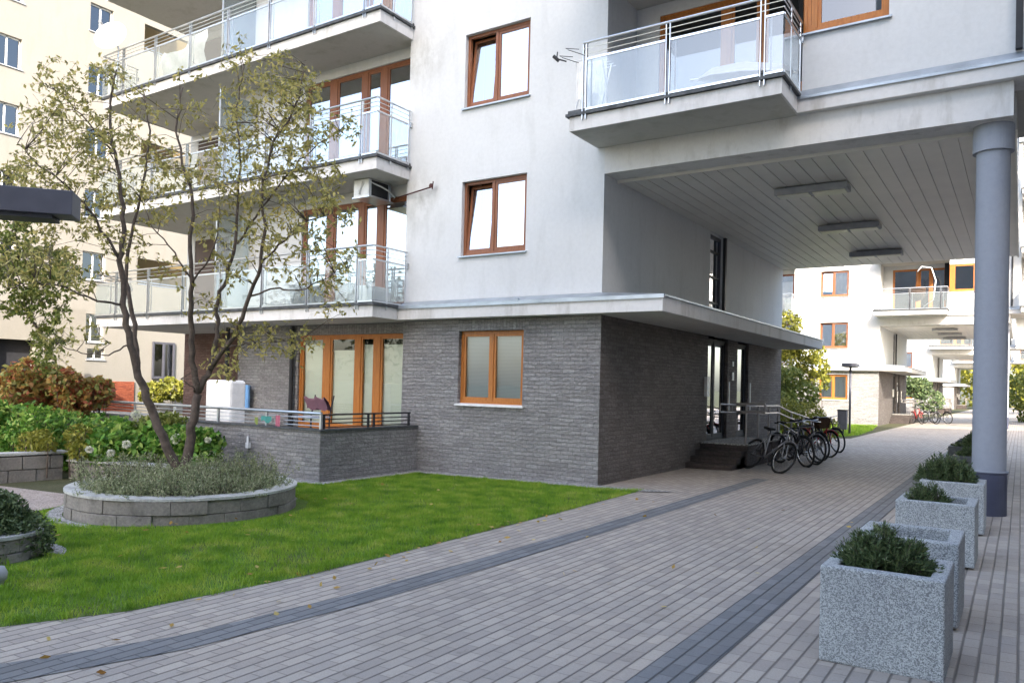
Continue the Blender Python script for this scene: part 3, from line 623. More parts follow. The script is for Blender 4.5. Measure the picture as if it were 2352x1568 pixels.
    r.build('terrace_rail', M['dark_metal'], tw)
    q = MB(); q.box(-11.98, 9.40, .42, -11.90, 9.46, .52); q.tube([(-11.94, 9.42, .50), (-11.94, 9.42, .64)], .02, 8); q.build('wall_light', M['white_metal'], tw)
    return B
near = make_block()

GROUPB = 'white apartment blocks along the passage'
for i, lab in enumerate(('second white apartment block, its sunlit front seen through the passage',
                         'third white apartment block, smaller and further along the passage behind the second one',
                         'fourth and farthest white apartment block closing the row of passages')):
    c = copy_tree(near); c.location = (near.location.x-.38*(i+1), near.location.y+34*(i+1), 0); c['label'] = lab

# ------------------------------------------------------------ lamps under the ceilings
def ceiling_light():
    o = empty('ceiling_light', (-3.15, 14.45, 5.37), '', 'ceiling light', 'lights under the passage ceiling')
    x, y = -3.15, 14.45
    MB().box(x-.61, y-.19, 5.22, x+.61, y+.19, 5.335).box(x-.45, y-.1, 5.335, x+.45, y+.1, 5.368).build('housing', M['grey_plastic'], o, bevel=.01)
    MB().box(x-.57, y-.15, 5.202, x-.03, y+.15, 5.219).box(x+.03, y-.15, 5.202, x+.57, y+.15, 5.219).build('diffuser', M['lens'], o, bevel=.004)
    return o
cl = ceiling_light()
labs = ['pale box light on the boarded passage ceiling, nearest of the three', 'box light on the passage ceiling between the nearest and the farthest one', 'dark looking box light on the passage ceiling, farthest of the three near the sunlit end',
        'box light under the second block, first in its passage', 'box light under the second block, middle one of its passage', 'box light under the second block, last of its passage']
for i, lab in enumerate(labs):
    o = cl if i == 0 else copy_tree(cl)
    b_, j = divmod(i, 3); o.location = (-3.15-.38*b_, 14.45+[0, 3.6, 7.3][j]+34*b_, 5.37); o['label'] = lab

# ------------------------------------------------------------ cream building on the left
def cream():
    X = -36; o = empty('cream_building', (X, 18, 0), 'tall cream apartment building with small dark windows standing sunlit at the left', 'apartment building')
    holes = []
    for k in range(9):
        z = .2+2.87*k
        for y0 in (15.0, 18.95, 11.2, 7.4, 3.6): holes.append((y0, y0+1.08, z+.15, z+1.45) if k else (y0+.34, y0+1.16, 2.42, 2.92))
    big = (25.6, 27.2, .9, 3.1)
    w = MB(); skin(w, 'x', X, -4, 21.6, -.5, 27, holes, .22)
    w.quad((X, 21.6, -.5), (X-1.6, 21.6, -.5), (X-1.6, 21.6, 27), (X, 21.6, 27))
    w.quad((X, -4, -.5), (X-12, -4, -.5), (X-12, -4, 27), (X, -4, 27)); w.quad((X-12, 60, -.5), (X, 60, -.5), (X, 60, 27), (X-12, 60, 27))
    w.quad((X, -4, 27), (X, 60, 27), (X-12, 60, 27), (X-12, -4, 27)); w.quad((X-12, -4, -.5), (X-12, -4, 27), (X-12, 60, 27), (X-12, 60, -.5))
    for k in range(9):     # loggia parapet bands
        z = 4.58+2.87*k
        w.box(X-.25, 21.6, z, X, 33, z+1.57)
    w.box(X-1.6, 21.6, -.5, X-.002, 60, 4.57); 
    skin(w, 'x', X, 33, 60, 4.6, 27, [(35+4*i, 36.2+4*i, 2.87*k+6.3, 2.87*k+7.6) for i in range(5) for k in range(7)], .2)
    w.build('wall', M['cream'], o)
    q = MB(); q.quad((X-1.6, 21.6, -.5), (X-1.6, 33, -.5), (X-1.6, 33, 27), (X-1.6, 21.6, 27)); q.build('loggia_wall', M['cream_in'], o)
    q = MB(); q.box(X+.002, 20.05, -.3, X+.06, 21.6, 1.42); q.build('plinth', M['brick_red'], o)
    window(o, 'x', X, 22.5, 23.7, 1.58, 3.42, [(23.08, 23.13)], 'lamp_metal', [(22.5, 23.7, 1.6, 3.4, 'dark_room', -.008)], sill=False, glassm='pane_dark', depth=-.02)
    for (a0, a1, z0, z1) in holes:
        if a0 < 11: continue
        md = (a0+a1)/2
        f = MB(); 
        for b in ((a0, a0+.05), (a1-.05, a1), (md-.035, md+.035)): f.box(X-.15, b[0], z0, X-.2, b[1], z1)
        f.box(X-.15, a0, z0, X-.2, a1, z0+.06); f.box(X-.15, a0, z1-.06, X-.2, a1, z1); fo = f.build('window', M['white_metal'], o)
        g = MB(); g.quad((X-.18, a0, z0), (X-.18, a1, z0), (X-.18, a1, z1), (X-.18, a0, z1)); g.build('pane', M['pane_dark'], fo)
        g = MB(); g.quad((X-.30, a0, z0), (X-.30, a1, z0), (X-.30, a1, z1), (X-.30, a0, z1)); g.build('interior', M['dark_room'], fo)
        g = MB(); g.box(X-.02, a0-.06, z0-.05, X+.05, a1+.06, z0-.01); g.build('sill', M['grey_plastic'], fo)
    r = MB()
    for k in range(9):
        z = 6.20+2.87*k
        for dz in (0, .12): r.tube([(X-.1, 21.7, z+dz), (X-.1, 33, z+dz)], .03, 6)
    r.build('loggia_rail', M['steel'], o)
    return o
cream()
# low outbuilding with a dark gateway at far left
o = empty('garage_building', (-30, 12.5, 0), 'low sunlit cream wall with a dark gateway, behind the autumn bushes at the far left', 'outbuilding')
w = MB(); skin(w, 'x', -30, 6, 16.0, -.4, 4.2, [(12.75, 14.2, -.4, 2.9)], .4); w.quad((-30, 16, -.4), (-34, 16, -.4), (-34, 16, 4.2), (-30, 16, 4.2)); w.quad((-30, 6, 4.2), (-30, 16, 4.2), (-34, 16, 4.2), (-34, 6, 4.2)); w.build('wall', M['cream'], o)
q = MB(); q.box(-30.45, 12.7, -.4, -30.38, 14.25, 2.95); q.build('gateway', M['dark_room'], o)

# unseen wing right of the paving, added to darken paving and passage
o = empty('side_shade_block', (4, 0, 0), 'unseen white wing beside the paving, added for its shade', 'apartment building')
w = MB(); w.box(4.4, -9.9, 3.2, 12, 9.9, 11.4); w.build('wall', M['stucco'], o); w = MB(); w.box(4.6, -9.8, -.3, 11.9, 9.8, 3.2); w.build('brick_wall', M['brick_brown'], o)
w = MB(); w.box(3.8, -9.8, 2.96, 4.6, 9.9, 3.18); w.build('canopy', M['concrete_white'], o)
for i in range(5):
    for k in range(2):
        y = -8+3.4*i; z = 4.3+2.87*k; q = MB(); q.box(4.36, y, z, 4.398, y+1.4, z+1.4); q.build('window', M['pane_dark'], o)
o = empty('rear_shade_block', (8, 20, 0), 'unseen brick mass right of the passage, added to darken it', 'apartment building')  # unseen mass, added to keep light out of the passage
w = MB(); w.box(4.6, 14.85, -.3, 12, 24.1, 14.3); w.build('wall', M['brick_brown'], o); MB().box(4.5, 14.86, 14.3, 12.1, 24.2, 14.5).build('roof', M['zinc'], o)
# building behind and to the right of the viewer: shades the forecourt
o = empty('apartment_tower', (4, -16, 0), 'tall pale apartment block behind the viewer whose shade covers the lawn and paving', 'apartment building')
w = MB(); w.box(-5.1, -24, -.3, 34, -10, 28.5); w.build('wall', M['stucco'], o)
for k in range(9):
    for i in range(9):
        x = -3.5+4*i; z = 1.3+3*k
        q = MB(); q.box(x, -9.999, z, x+1.5, -9.94, z+1.5); q.build('window', M['pane_dark'], o)

# ------------------------------------------------------------ things fixed to the near block
o = empty('air_conditioner', (-11.2, 11.75, 5.47), 'small white air conditioner hanging under the middle left balcony with a dark fan grille', 'air conditioner')
MB().box(-11.48, 11.50, 5.46, -11.06, 12.10, 5.81).build('casing', M['white_metal'], o, bevel=.012)
MB().box(-11.061, 11.58, 5.48, -11.045, 12.06, 5.79).build('grille', M['dark_metal'], o)
MB().box(-11.50, 11.48, 5.43, -11.02, 12.2, 5.455).tube([(-11.03, 12.10, 5.44), (-11.03, 12.10, 5.8)], .015, 6).build('bracket', M['steel'], o)
MB().tube([(-11.10, 11.49, 5.78), (-11.05, 11.60, 5.73), (-11.03, 11.85, 5.70), (-11.02, 12.05, 5.66), (-10.98, 12.2, 5.55)], .016, 8).tube([(-11.2, 11.47, 5.75), (-11.28, 11.47, 5.6), (-11.3, 11.48, 5.5)], .014, 6).build('pipe', M['white_plastic'], o, smooth=True)
o = MB().tube([(-10.72, 12.02, 5.49), (-9.78, 11.95, 5.58)], .016, 8).tube([(-9.78, 11.95, 5.53), (-9.74, 11.93, 5.68)], .012, 6).add([(-9.80+.05*math.cos(a), 11.93, 5.60+.05*math.sin(a)) for a in np.linspace(0, 6.28, 9)[:-1]], [tuple(range(8))]).build('metal_bracket', M['dark_rust'])
tag(o, 'thin rusty metal arm on the white wall beside the air conditioner', 'bracket')
o = empty('satellite_dish', (-20.0, 11.1, 10.45), 'large round white satellite dish at the left end of the upper balcony', 'satellite dish')
dn = Vector((.45, -.85, .3)).normalized(); a_ = dn.orthogonal().normalized(); b_ = dn.cross(a_); c0 = Vector((-19.7, 10.95, 10.40))
mb = MB(); vs = []
for i in range(7):
    r_ = .43*i/6
    for k in range(24):
        g = 2*math.pi*k/24; vs.append(c0+(a_*math.cos(g)+b_*math.sin(g))*r_+dn*(.10*(r_/.43)**2))
mb.add(vs, [(i*24+k, i*24+(k+1) % 24, (i+1)*24+(k+1) % 24, (i+1)*24+k) for i in range(6) for k in range(24)]); mb.build('reflector', M['white_plastic'], o, smooth=True)
MB().tube([c0-b_*.38, c0+dn*.45-b_*.12], .012, 6).tube([c0+dn*.40-b_*.14, c0+dn*.50-b_*.09], .035, 8).build('receiver_arm', M['grey_plastic'], o)
MB().tube([c0-dn*.02, c0-dn*.18, (-19.75, 11.15, 10.2), (-19.75, 11.10, 8.95)], .022, 8).build('mast', M['steel'], o)

# drying rack with laundry on the right balcony, folded parasol, small camera arm
o = empty('drying_rack', (-5.9, 11.5, 6.19), 'white folding drying rack hung with pale laundry at the left end of the right balcony', 'drying rack')
r = MB()
for x in (-6.22, -5.74): r.tube([(x, 11.25, 6.2), (x, 11.60, 7.05)], .012, 6); r.tube([(x, 11.60, 6.2), (x, 11.25, 7.05)], .012, 6)
for i in range(6): r.tube([(-6.28, 11.2+.1*i, 7.06), (-5.7, 11.2+.1*i, 7.06)], .006, 5)
r.build('frame', M['white_metal'], o)
c = MB()
for i, (x0, x1, y, z0) in enumerate(((-6.2, -6.0, 11.25, 6.4), (-5.97, -5.78, 11.35, 6.5), (-6.15, -5.9, 11.5, 6.35))):
    n = 6
    for k in range(n):
        xa, xb = x0+(x1-x0)*k/n, x0+(x1-x0)*(k+1)/n; da, db = .02*math.sin(k*1.7+i), .02*math.sin((k+1)*1.7+i)
        c.quad((xa, y+da, z0+.04*math.sin(k)), (xb, y+db, z0+.04*math.sin(k+1)), (xb, y, 7.05), (xa, y, 7.05))
c.build('laundry', M['white_cloth'], o)
o = empty('parasol', (-4.0, 12.3, 6.2), 'folded grey parasol lying behind the balcony glass in front of the dark doors', 'parasol')
c = MB(); vs = []
for j, (t_, r_) in enumerate(((0, .03), (.15, .16), (.5, .22), (.9, .13), (1.0, .02))):
    for k in range(10):
        g = 2*math.pi*k/10; rr = r_*(1 if k % 2 else .6); vs.append((-4.45+1.5*t_, 12.2+rr*math.cos(g), 6.75-.18*t_+rr*math.sin(g)))
c.add(vs, [(j*10+k, j*10+(k+1) % 10, (j+1)*10+(k+1) % 10, (j+1)*10+k) for j in range(4) for k in range(10)]); c.build('canopy_cloth', M['grey_cloth'], o)
MB().tube([(-4.6, 12.2, 6.77), (-2.9, 12.2, 6.56)], .02, 8).build('pole', M['white_metal'], o)
MB().lathe([(.22, 6.2), (.22, 6.26), (.03, 6.30), (.03, 6.55)], -3.1, 12.2, 20).build('base', M['grey_plastic'], o)
o = MB().tube([(-6.27, 11.02, 7.0), (-6.40, 10.98, 7.05)], .012, 6).tube([(-6.39, 10.98, 7.02), (-6.47, 10.94, 7.10)], .03, 8).tube([(-6.42, 10.96, 7.05), (-6.40, 10.95, 7.16)], .01, 5).build('camera_arm', M['dark_metal'])
tag(o, 'small dark camera on a short arm sticking out of the right balcony corner', 'camera')
o = MB(); 
for i, (x, y) in enumerate(((-6.02, 10.98), (-6.13, 10.96))): o.tube([(x-.02, 11.02, 7.15-.1*i), (x-.2, 10.9, 7.16-.1*i), (x-.1, 10.82, 7.08-.1*i), (x+.1, 11.0, 7.02-.1*i)], .006, 5)
o = o.build('clothes_line_bracket', M['dark_metal']); tag(o, 'thin folding wire drying bracket at the outer corner of the right balcony rail', 'bracket')
# terrace things
o = MB(); o.box(-14.0, 9.95, .6, -13.2, 10.35, 1.66); o = o.build('storage_box', M['white_cloth'], bevel=.06); tag(o, 'bright white covered storage box standing on the terrace behind the tree trunk', 'storage box')
o = empty('garden_chair', (-11.0, 10.25, .58), 'garden chair with a plum blanket over its back on the terrace', 'chair')
r = MB()
for x in (-11.35, -10.85):
    for y in (9.95, 10.4): r.tube([(x, y, .58), (x, y, 1.02)], .014, 6)
    r.tube([(x, 10.4, 1.0), (x, 10.5, 1.42)], .014, 6)
r.build('frame', M['dark_metal'], o); MB().box(-11.36, 9.93, 1.0, -10.84, 10.42, 1.03).build('seat', M['grey_cloth'], o)
c = MB(); n = 10; vs = []
for i in range(n+1):
    for k in range(8):
        x = -11.45+.62*k/7; t_ = i/n; y = 10.38-.14*t_ if t_ < .5 else 10.31+.4*(t_-.5); z = 1.02+.95*t_*.48 if t_ < .5 else 1.02+.95*(1-t_)*.48
        vs.append((x+.02*math.sin(i+k), y-.07*abs(math.sin(k*1.1)), z+.13+.03*math.sin(k*1.9)))
c.add(vs, [(i*8+k, i*8+k+1, (i+1)*8+k+1, (i+1)*8+k) for i in range(n) for k in range(7)]); c.build('blanket', M['plum_cloth'], o, smooth=True)
for nm, x0, x1, z0, z1, mt, lab in (('towel', -11.72, -11.42, .92, 1.02, 'teal_cloth', 'small teal cloth pegged on the terrace railing'), ('towel', -11.32, -11.19, .84, 1.05, 'pink_cloth', 'small pink cloth hanging over the terrace railing'), ('towel', -11.90, -11.80, .87, .99, 'lime_cloth', 'small lime green cloth on the terrace railing left of the teal one')):
    c = MB(); n = 6
    for k in range(n):
        xa, xb = x0+(x1-x0)*k/n, x0+(x1-x0)*(k+1)/n; da, db = .012*math.sin(k*1.7), .012*math.sin((k+1)*1.7)
        c.quad((xa, 9.53+da, z0+.03*math.sin(k*1.3)), (xb, 9.53+db, z0+.03*math.sin(k*1.3+1.3)), (xb, 9.53+db, z1), (xa, 9.53+da, z1))
    tag(c.build(nm, M[mt]), lab, 'towel', 'cloths on the terrace rail')
c = MB(); c.box(-15.95, 12.08, .95, -15.35, 12.14, 1.55); tag(c.build('blue_towel', M['blue_cloth'], bevel=.01), 'pale blue towel hanging beside the dark door on the terrace', 'towel')
o = empty('planter_tub', (-13.0, 11.5, 3.3), 'grey plastic tub with a bare vine branch on the lowest left balcony', 'plant tub')
MB().lathe([(.02, 3.3), (.17, 3.3), (.23, 3.72), (.20, 3.72), (.17, 3.6), (.02, 3.6)], -13.0, 11.5, 20).build('tub', M['grey_plastic'], o)
tag(MB().box(-11.1, 11.2, 3.29, -10.75, 11.9, 3.52).box(-11.08, 11.22, 3.52, -10.77, 11.88, 3.60).build('white_crate', M['white_plastic'], bevel=.01), 'white crate standing behind the glass at the right end of the lowest left balcony', 'crate')
c = MB(); n = 14; vs = []
for i in range(n+1):
    t_ = i/n; x = -17.9+1.75*t_
    for k in range(6): vs.append((x, 11.22+.05*math.sin(k*1.5+i), 9.0+(.95-.55*math.sin(t_*math.pi)*.6*(1-t_)-.2*(1-t_))*k/5))
c.add(vs, [(i*6+k, (i+1)*6+k, (i+1)*6+k+1, i*6+k+1) for i in range(n) for k in range(5)])
tag(c.build('white_sheet', M['white_cloth'], smooth=True), 'white sheet draped behind the glass of the upper left balcony', 'sheet')

# ------------------------------------------------------------ concrete planters and their shrubs
def planter(mat, name):
    o = empty(name, (-.67, 5.32, gz(-.67)), '', 'planter'); z0 = gz(-.67); zt = z0+.57; x0, x1, y0, y1, t_ = -1.0, -.34, 4.98, 5.65, .085
    b = MB(); P = [(x0, y0), (x1, y0), (x1, y1), (x0, y1)]; I = [(x0+t_, y0+t_), (x1-t_, y0+t_), (x1-t_, y1-t_), (x0+t_, y1-t_)]
    vs = [(*p, z0) for p in P]+[(*p, zt) for p in P]+[(*p, zt) for p in I]+[(*p, zt-.16) for p in I]
    fs = [(3, 2, 1, 0)]+[(i, (i+1) % 4, 4+(i+1) % 4, 4+i) for i in range(4)]+[(4+i, 4+(i+1) % 4, 8+(i+1) % 4, 8+i) for i in range(4)]+[(8+i, 8+(i+1) % 4, 12+(i+1) % 4, 12+i) for i in range(4)]
    b.add(vs, fs); b.build('tub', mat, o, bevel=.012)
    MB().quad(*[(*p, zt-.15) for p in I]).build('soil', M['soil'], o); return o
pl = planter(M['granite'], 'planter'); dp = planter(M['dark_zinc'], 'shade_toned_planter')  # second tub: same planter, the block's shade put in as dark colour
P0 = 5.32
for i, (y, lab) in enumerate(((0, 'big speckled concrete planter in the right foreground, nearest of the row'), (1.13, 'speckled concrete planter right behind the nearest one, bare at its right side'), (3.35, 'speckled concrete planter with a small tuft, third of the row'), (5.45, 'speckled concrete planter beside the foot of the round column, fourth of the row'))):
    o = pl if i == 0 else copy_tree(pl); o.location.y = P0+y; o.location.z = gz(-.67)+(.0 if i == 0 else .03); o['label'] = lab; o['group'] = 'speckled concrete planters'
for i, (y, x, lab) in enumerate(((10.6, 0, 'planter just behind the column, shade painted into its dark colour'), (13.4, -.25, 'second planter behind the column, shade painted into its dark colour'), (16.2, -.25, 'farthest planter down the passage behind the column, shade painted into its dark colour'))):
    o = dp if i == 0 else copy_tree(dp); o.location.y = P0+y; o.location.x = -.67+x; o['label'] = lab; o['group'] = 'shade-toned planters behind the column'
def shrub(cx, cy, z0, rx, ry, h, n, mat, name, label, cat='shrub', group=None, seed=1, L=.045, Wd=.006, stems=40, spiky=True):
    rs = np.random.RandomState(seed); o = empty(name, (cx, cy, z0), label, cat, group); st = MB(); C_, D_, N_ = [], [], []
    for i in range(stems):
        a = rs.rand()*6.283; rr = math.sqrt(rs.rand()); tip = np.array([cx+rx*rr*math.cos(a), cy+ry*rr*math.sin(a), z0+h*(1-.55*rr**2)*(.7+.4*rs.rand())]); base = np.array([cx+rx*.35*rr*math.cos(a), cy+ry*.35*rr*math.sin(a), z0])
        mid = (base+tip)/2+np.array([rs.normal()*.03, rs.normal()*.03, .02]); st.tube([base, mid, tip], [.006, .004, .002], 4)
        k = n//stems; t = rs.rand(k)**.6; p = base[None]*(1-t[:, None])**2+2*mid[None]*(t*(1-t))[:, None]+tip[None]*(t**2)[:, None]; dd = tip-base; dd /= np.linalg.norm(dd)
        r_ = rdir(rs, k); p = p+r_*(.045*rs.rand(k))[:, None]*(1 if spiky else 2.2)*max(rx, .3)/.3; C_.append(p); D_.append((r_+dd[None]*.9) if spiky else r_); N_.append(rdir(rs, k))
    leaf_obj('foliage', np.concatenate(C_), np.concatenate(D_), np.concatenate(N_), L, Wd, mat, o, seed); st.build('stem', M['bark_dark'], o); return o
zs = gz(-.67)+.42
shrub(-.69, 5.30, zs, .30, .27, .36, 24000, M['leaf_juniper'], 'juniper_shrub', 'dense dark green juniper filling the nearest concrete planter', 'shrub', 'shrubs in the planters', 11, .035, .007, 160)
shrub(-.88, 6.50, zs+.03, .10, .12, .18, 1600, M['leaf_heather'], 'juniper_shrub', 'tiny pale tuft in the left corner of the second planter', 'shrub', 'shrubs in the planters', 12, .03, .006, 22)
shrub(-.76, 8.62, zs+.03, .21, .20, .30, 8000, M['leaf_juniper'], 'juniper_shrub', 'low dark tuft in the third concrete planter', 'shrub', 'shrubs in the planters', 13, .035, .008, 90)
shrub(-.74, 10.75, zs+.03, .34, .30, .46, 14000, M['leaf_juniper'], 'juniper_shrub', 'rounded dark shrub spilling over the fourth planter beside the column', 'shrub', 'shrubs in the planters', 14, .04, .010, 110)
for i, y in enumerate((15.92, 18.72, 21.52)):
    shrub(-.67-(.25 if i else 0), y, zs, .3, .3, .35, 3000, M['leaf_juniper'], 'juniper_shrub', 'dark shrub in the '+('first', 'second', 'third')[i]+' shade-toned planter behind the column', 'shrub', 'shrubs in the dark planters', 20+i, .06, .02, 40)

# ------------------------------------------------------------ round tree planter, wall and small planter
def ring(cx, cy, r, h, name, label, seed, cap='stone_cap', blocks=22):
    z0 = gz(cx)-.03; o = empty(name, (cx, cy, z0), label, 'planter'); b = MB(); rs = random.Random(seed); t_ = .22
    for row in range(2):
        for k in range(blocks):
            a0 = 2*math.pi*(k+.5*row)/blocks+.001; a1 = 2*math.pi*(k+1+.5*row)/blocks-.001; d = rs.uniform(-.012, .012); q0, q1 = z0+h*.5*row+.003, z0+h*.5*(row+1)-.004
            pts = [(cx+(r+d)*math.cos(a0), cy+(r+d)*math.sin(a0)), (cx+(r+d)*math.cos((a0+a1)/2), cy+(r+d)*math.sin((a0+a1)/2)), (cx+(r+d)*math.cos(a1), cy+(r+d)*math.sin(a1)), (cx+(r-t_)*math.cos(a1), cy+(r-t_)*math.sin(a1)), (cx+(r-t_)*math.cos(a0), cy+(r-t_)*math.sin(a0))]
            b.prism(pts, q0, q1)
    b.build('stone_ring', M['stone'], o, bevel=.006)
    MB().lathe([(r-t_-.01, z0+h-.002), (r-t_-.01, z0+h+.028), (r+.015, z0+h+.028), (r+.015, z0+h-.002)], cx, cy, 64).build('cap', M[cap], o)
    MB().lathe([(.01, z0+h-.05), (r-t_, z0+h-.07)], cx, cy, 48).build('soil', M['soil'], o); 
    MB().lathe([(r+.02, z0+.04), (r+.20, z0+.045), (r+.20, z0-.02)], cx, cy, 64).build('apron', M['gravel'], o); return o
TC = (-9.32, 6.38)
ring(*TC, 1.42, .34, 'round_planter', 'large round stone planter with the multi-stemmed tree, on the lawn', 1)
def heather(cx, cy, z0, R0, n, label, seed, name='ground_cover', h=.3, mat='leaf_heather'):
    rs = np.random.RandomState(seed); o = empty(name, (cx, cy, z0), label, 'shrub'); k = n//40; C_, D_, N_ = [], [], []
    st = MB()
    for i in range(k):
        a = rs.rand()*6.283; rr = R0*math.sqrt(rs.rand()); hh = h*(.55+.8*rs.rand())*(1.25 if math.sin(a*3+cx) > 0 else .7); b = np.array([cx+rr*math.cos(a), cy+rr*math.sin(a), z0]); lean = rs.normal(size=2)*.14; t = rs.rand(40)
        p = b[None]+np.stack([lean[0]*t, lean[1]*t, hh*t], 1)+rs.normal(size=(40, 3))*.018; C_.append(p); D_.append(rdir(rs, 40)+np.array([0, 0, .8])); N_.append(rdir(rs, 40))
        st.tube([b, b+np.array([lean[0], lean[1], hh])], [.003, .0015], 3, False)
    leaf_obj('foliage', np.concatenate(C_), np.concatenate(D_), np.concatenate(N_), .042, .012, M[mat], o, seed); st.build('stem', M['bark_dark'], o); return o
heather(TC[0], TC[1], gz(TC[0])+.24, 1.26, 42000, 'grey green low shrubs filling the round planter around the tree foot', 3, 'low_shrub', .29)
ring(-8.12, 3.42, .50, .26, 'round_planter', 'small round stone planter cut off at the left edge of the lawn', 2, blocks=14)
o = empty('low_stone_wall', (-14.3, 5, 0), 'low grey block wall along the planting bed at the left', 'wall')
b = MB(); rs = random.Random(4)
def wallrun(p, q, h, n):
    d = Vector((q[0]-p[0], q[1]-p[1], 0)); L_ = d.length; d.normalize(); nn = Vector((-d.y, d.x, 0))
    for row in range(2):
        for k in range(n+1):
            s0 = max(0, (k-.5*row)/n*L_)+.004; s1 = min(L_, (k+1-.5*row)/n*L_)-.004
            if s1-s0 < .03: continue
            o_ = rs.uniform(-.012, .012); z = gz(p[0])-.02
            pts = [Vector((p[0], p[1], 0))+d*s+nn*e for s, e in ((s0, -.14+o_), (s1, -.14+o_), (s1, .14), (s0, .14))]
            b.prism([(v.x, v.y) for v in pts], z+h*.5*row+.002, z+h*.5*(row+1)-.004)
wallrun((-14.5, 4.2), (-14.2, 7.2), .45, 7); wallrun((-14.1, 7.4), (-11.2, 8.3), .30, 7); b.build('block_course', M['stone'], o, bevel=.012)
c = MB(); c.prism([(-14.68, 4.2), (-14.36, 4.2), (-14.04, 7.25), (-14.36, 7.3)], .31, .35); c.prism([(-14.1, 7.24), (-11.2, 8.14), (-11.25, 8.46), (-14.2, 7.56)], .16, .19); c.build('cap', M['stone_cap'], o)

# ------------------------------------------------------------ the multi-stemmed tree
def tree_limbs(limbs, name, loc, label, leafm, barkm, seed, rb, leafL, leafW, w0, foliage, twigs_from, group=None, leaf_n=9):
    rs = np.random.RandomState(seed); o = empty(name, loc, label, 'tree', group); tr = MB(); tips = []; C_, D_, N_ = [], [], []
    def leaves(p, q, n, spread):
        t = rs.rand(n)[:, None]; c = np.array(p)[None]*(1-t)+np.array(q)[None]*t; r_ = rdir(rs, n); c = c+r_*spread*rs.rand(n)[:, None]
        d = r_*1.0+np.array([0, 0, -.55]); C_.append(c); D_.append(d); N_.append(rdir(rs, n))
    segs = []
    for pts, r0, r1 in limbs:
        P_ = [np.array(at(x, y, w0+dw)) for x, y, dw in pts]
        Q = []      # subdivide with small wobble
        for i in range(len(P_)-1):
            for j in range(4): t = j/4; Q.append(P_[i]*(1-t)+P_[i+1]*t+(rs.normal(size=3)*.012 if (i or j) else 0))
        Q.append(P_[-1]); n = len(Q); tr.tube([tuple(q) for q in Q], [1.22*(r0+(r1-r0)*(i/(n-1))**.8) for i in range(n)], 7); segs.append(Q)
    for (px_, py_, rad, n, dw) in foliage:
        # a spray: find nearest limb point, grow a twig from it to the clump, then leaf the clump's own small twigs
        for i in range(int(n*.72)):
            ang = rs.rand()*6.283; rr = rad*math.sqrt(rs.rand()); tgt = np.array(at(px_+rr*math.cos(ang), py_+rr*math.sin(ang)*.9, w0+dw+rs.normal()*.5))
            best = None
            for Q in segs:
                for q in Q[len(Q)//4:]:
                    d_ = np.linalg.norm(q-tgt)+max(0, q[2]-tgt[2])*1.2
                    if best is None or d_ < best[0]: best = (d_, q)
            q = best[1]; dist = np.linalg.norm(q-tgt)
            if i % 5 == 0 and dist > .15:
                mid = (q+tgt)/2+np.array([0, 0, .06*dist])+rs.normal(size=3)*.06*dist; tr.tube([tuple(q), tuple(mid), tuple(tgt)], [.006, .004, .002], 4); ax = tgt-mid
            else: ax = rs.normal(size=3)
            ax = ax/np.linalg.norm(ax); L_ = .10+.16*rs.rand(); e = tgt+ax*L_+np.array([0, 0, -.05]); s_ = tgt-ax*L_*.5
            tr.tube([tuple(s_), tuple(e)], [.0024, .0012], 3, False); leaves(s_, e, leaf_n, .055)
    tr.build('trunk', M[barkm], o, smooth=True); leaf_obj('crown', np.concatenate(C_), np.concatenate(D_), np.concatenate(N_), leafL, leafW, M[leafm], o, seed); return o
W0 = 10.55
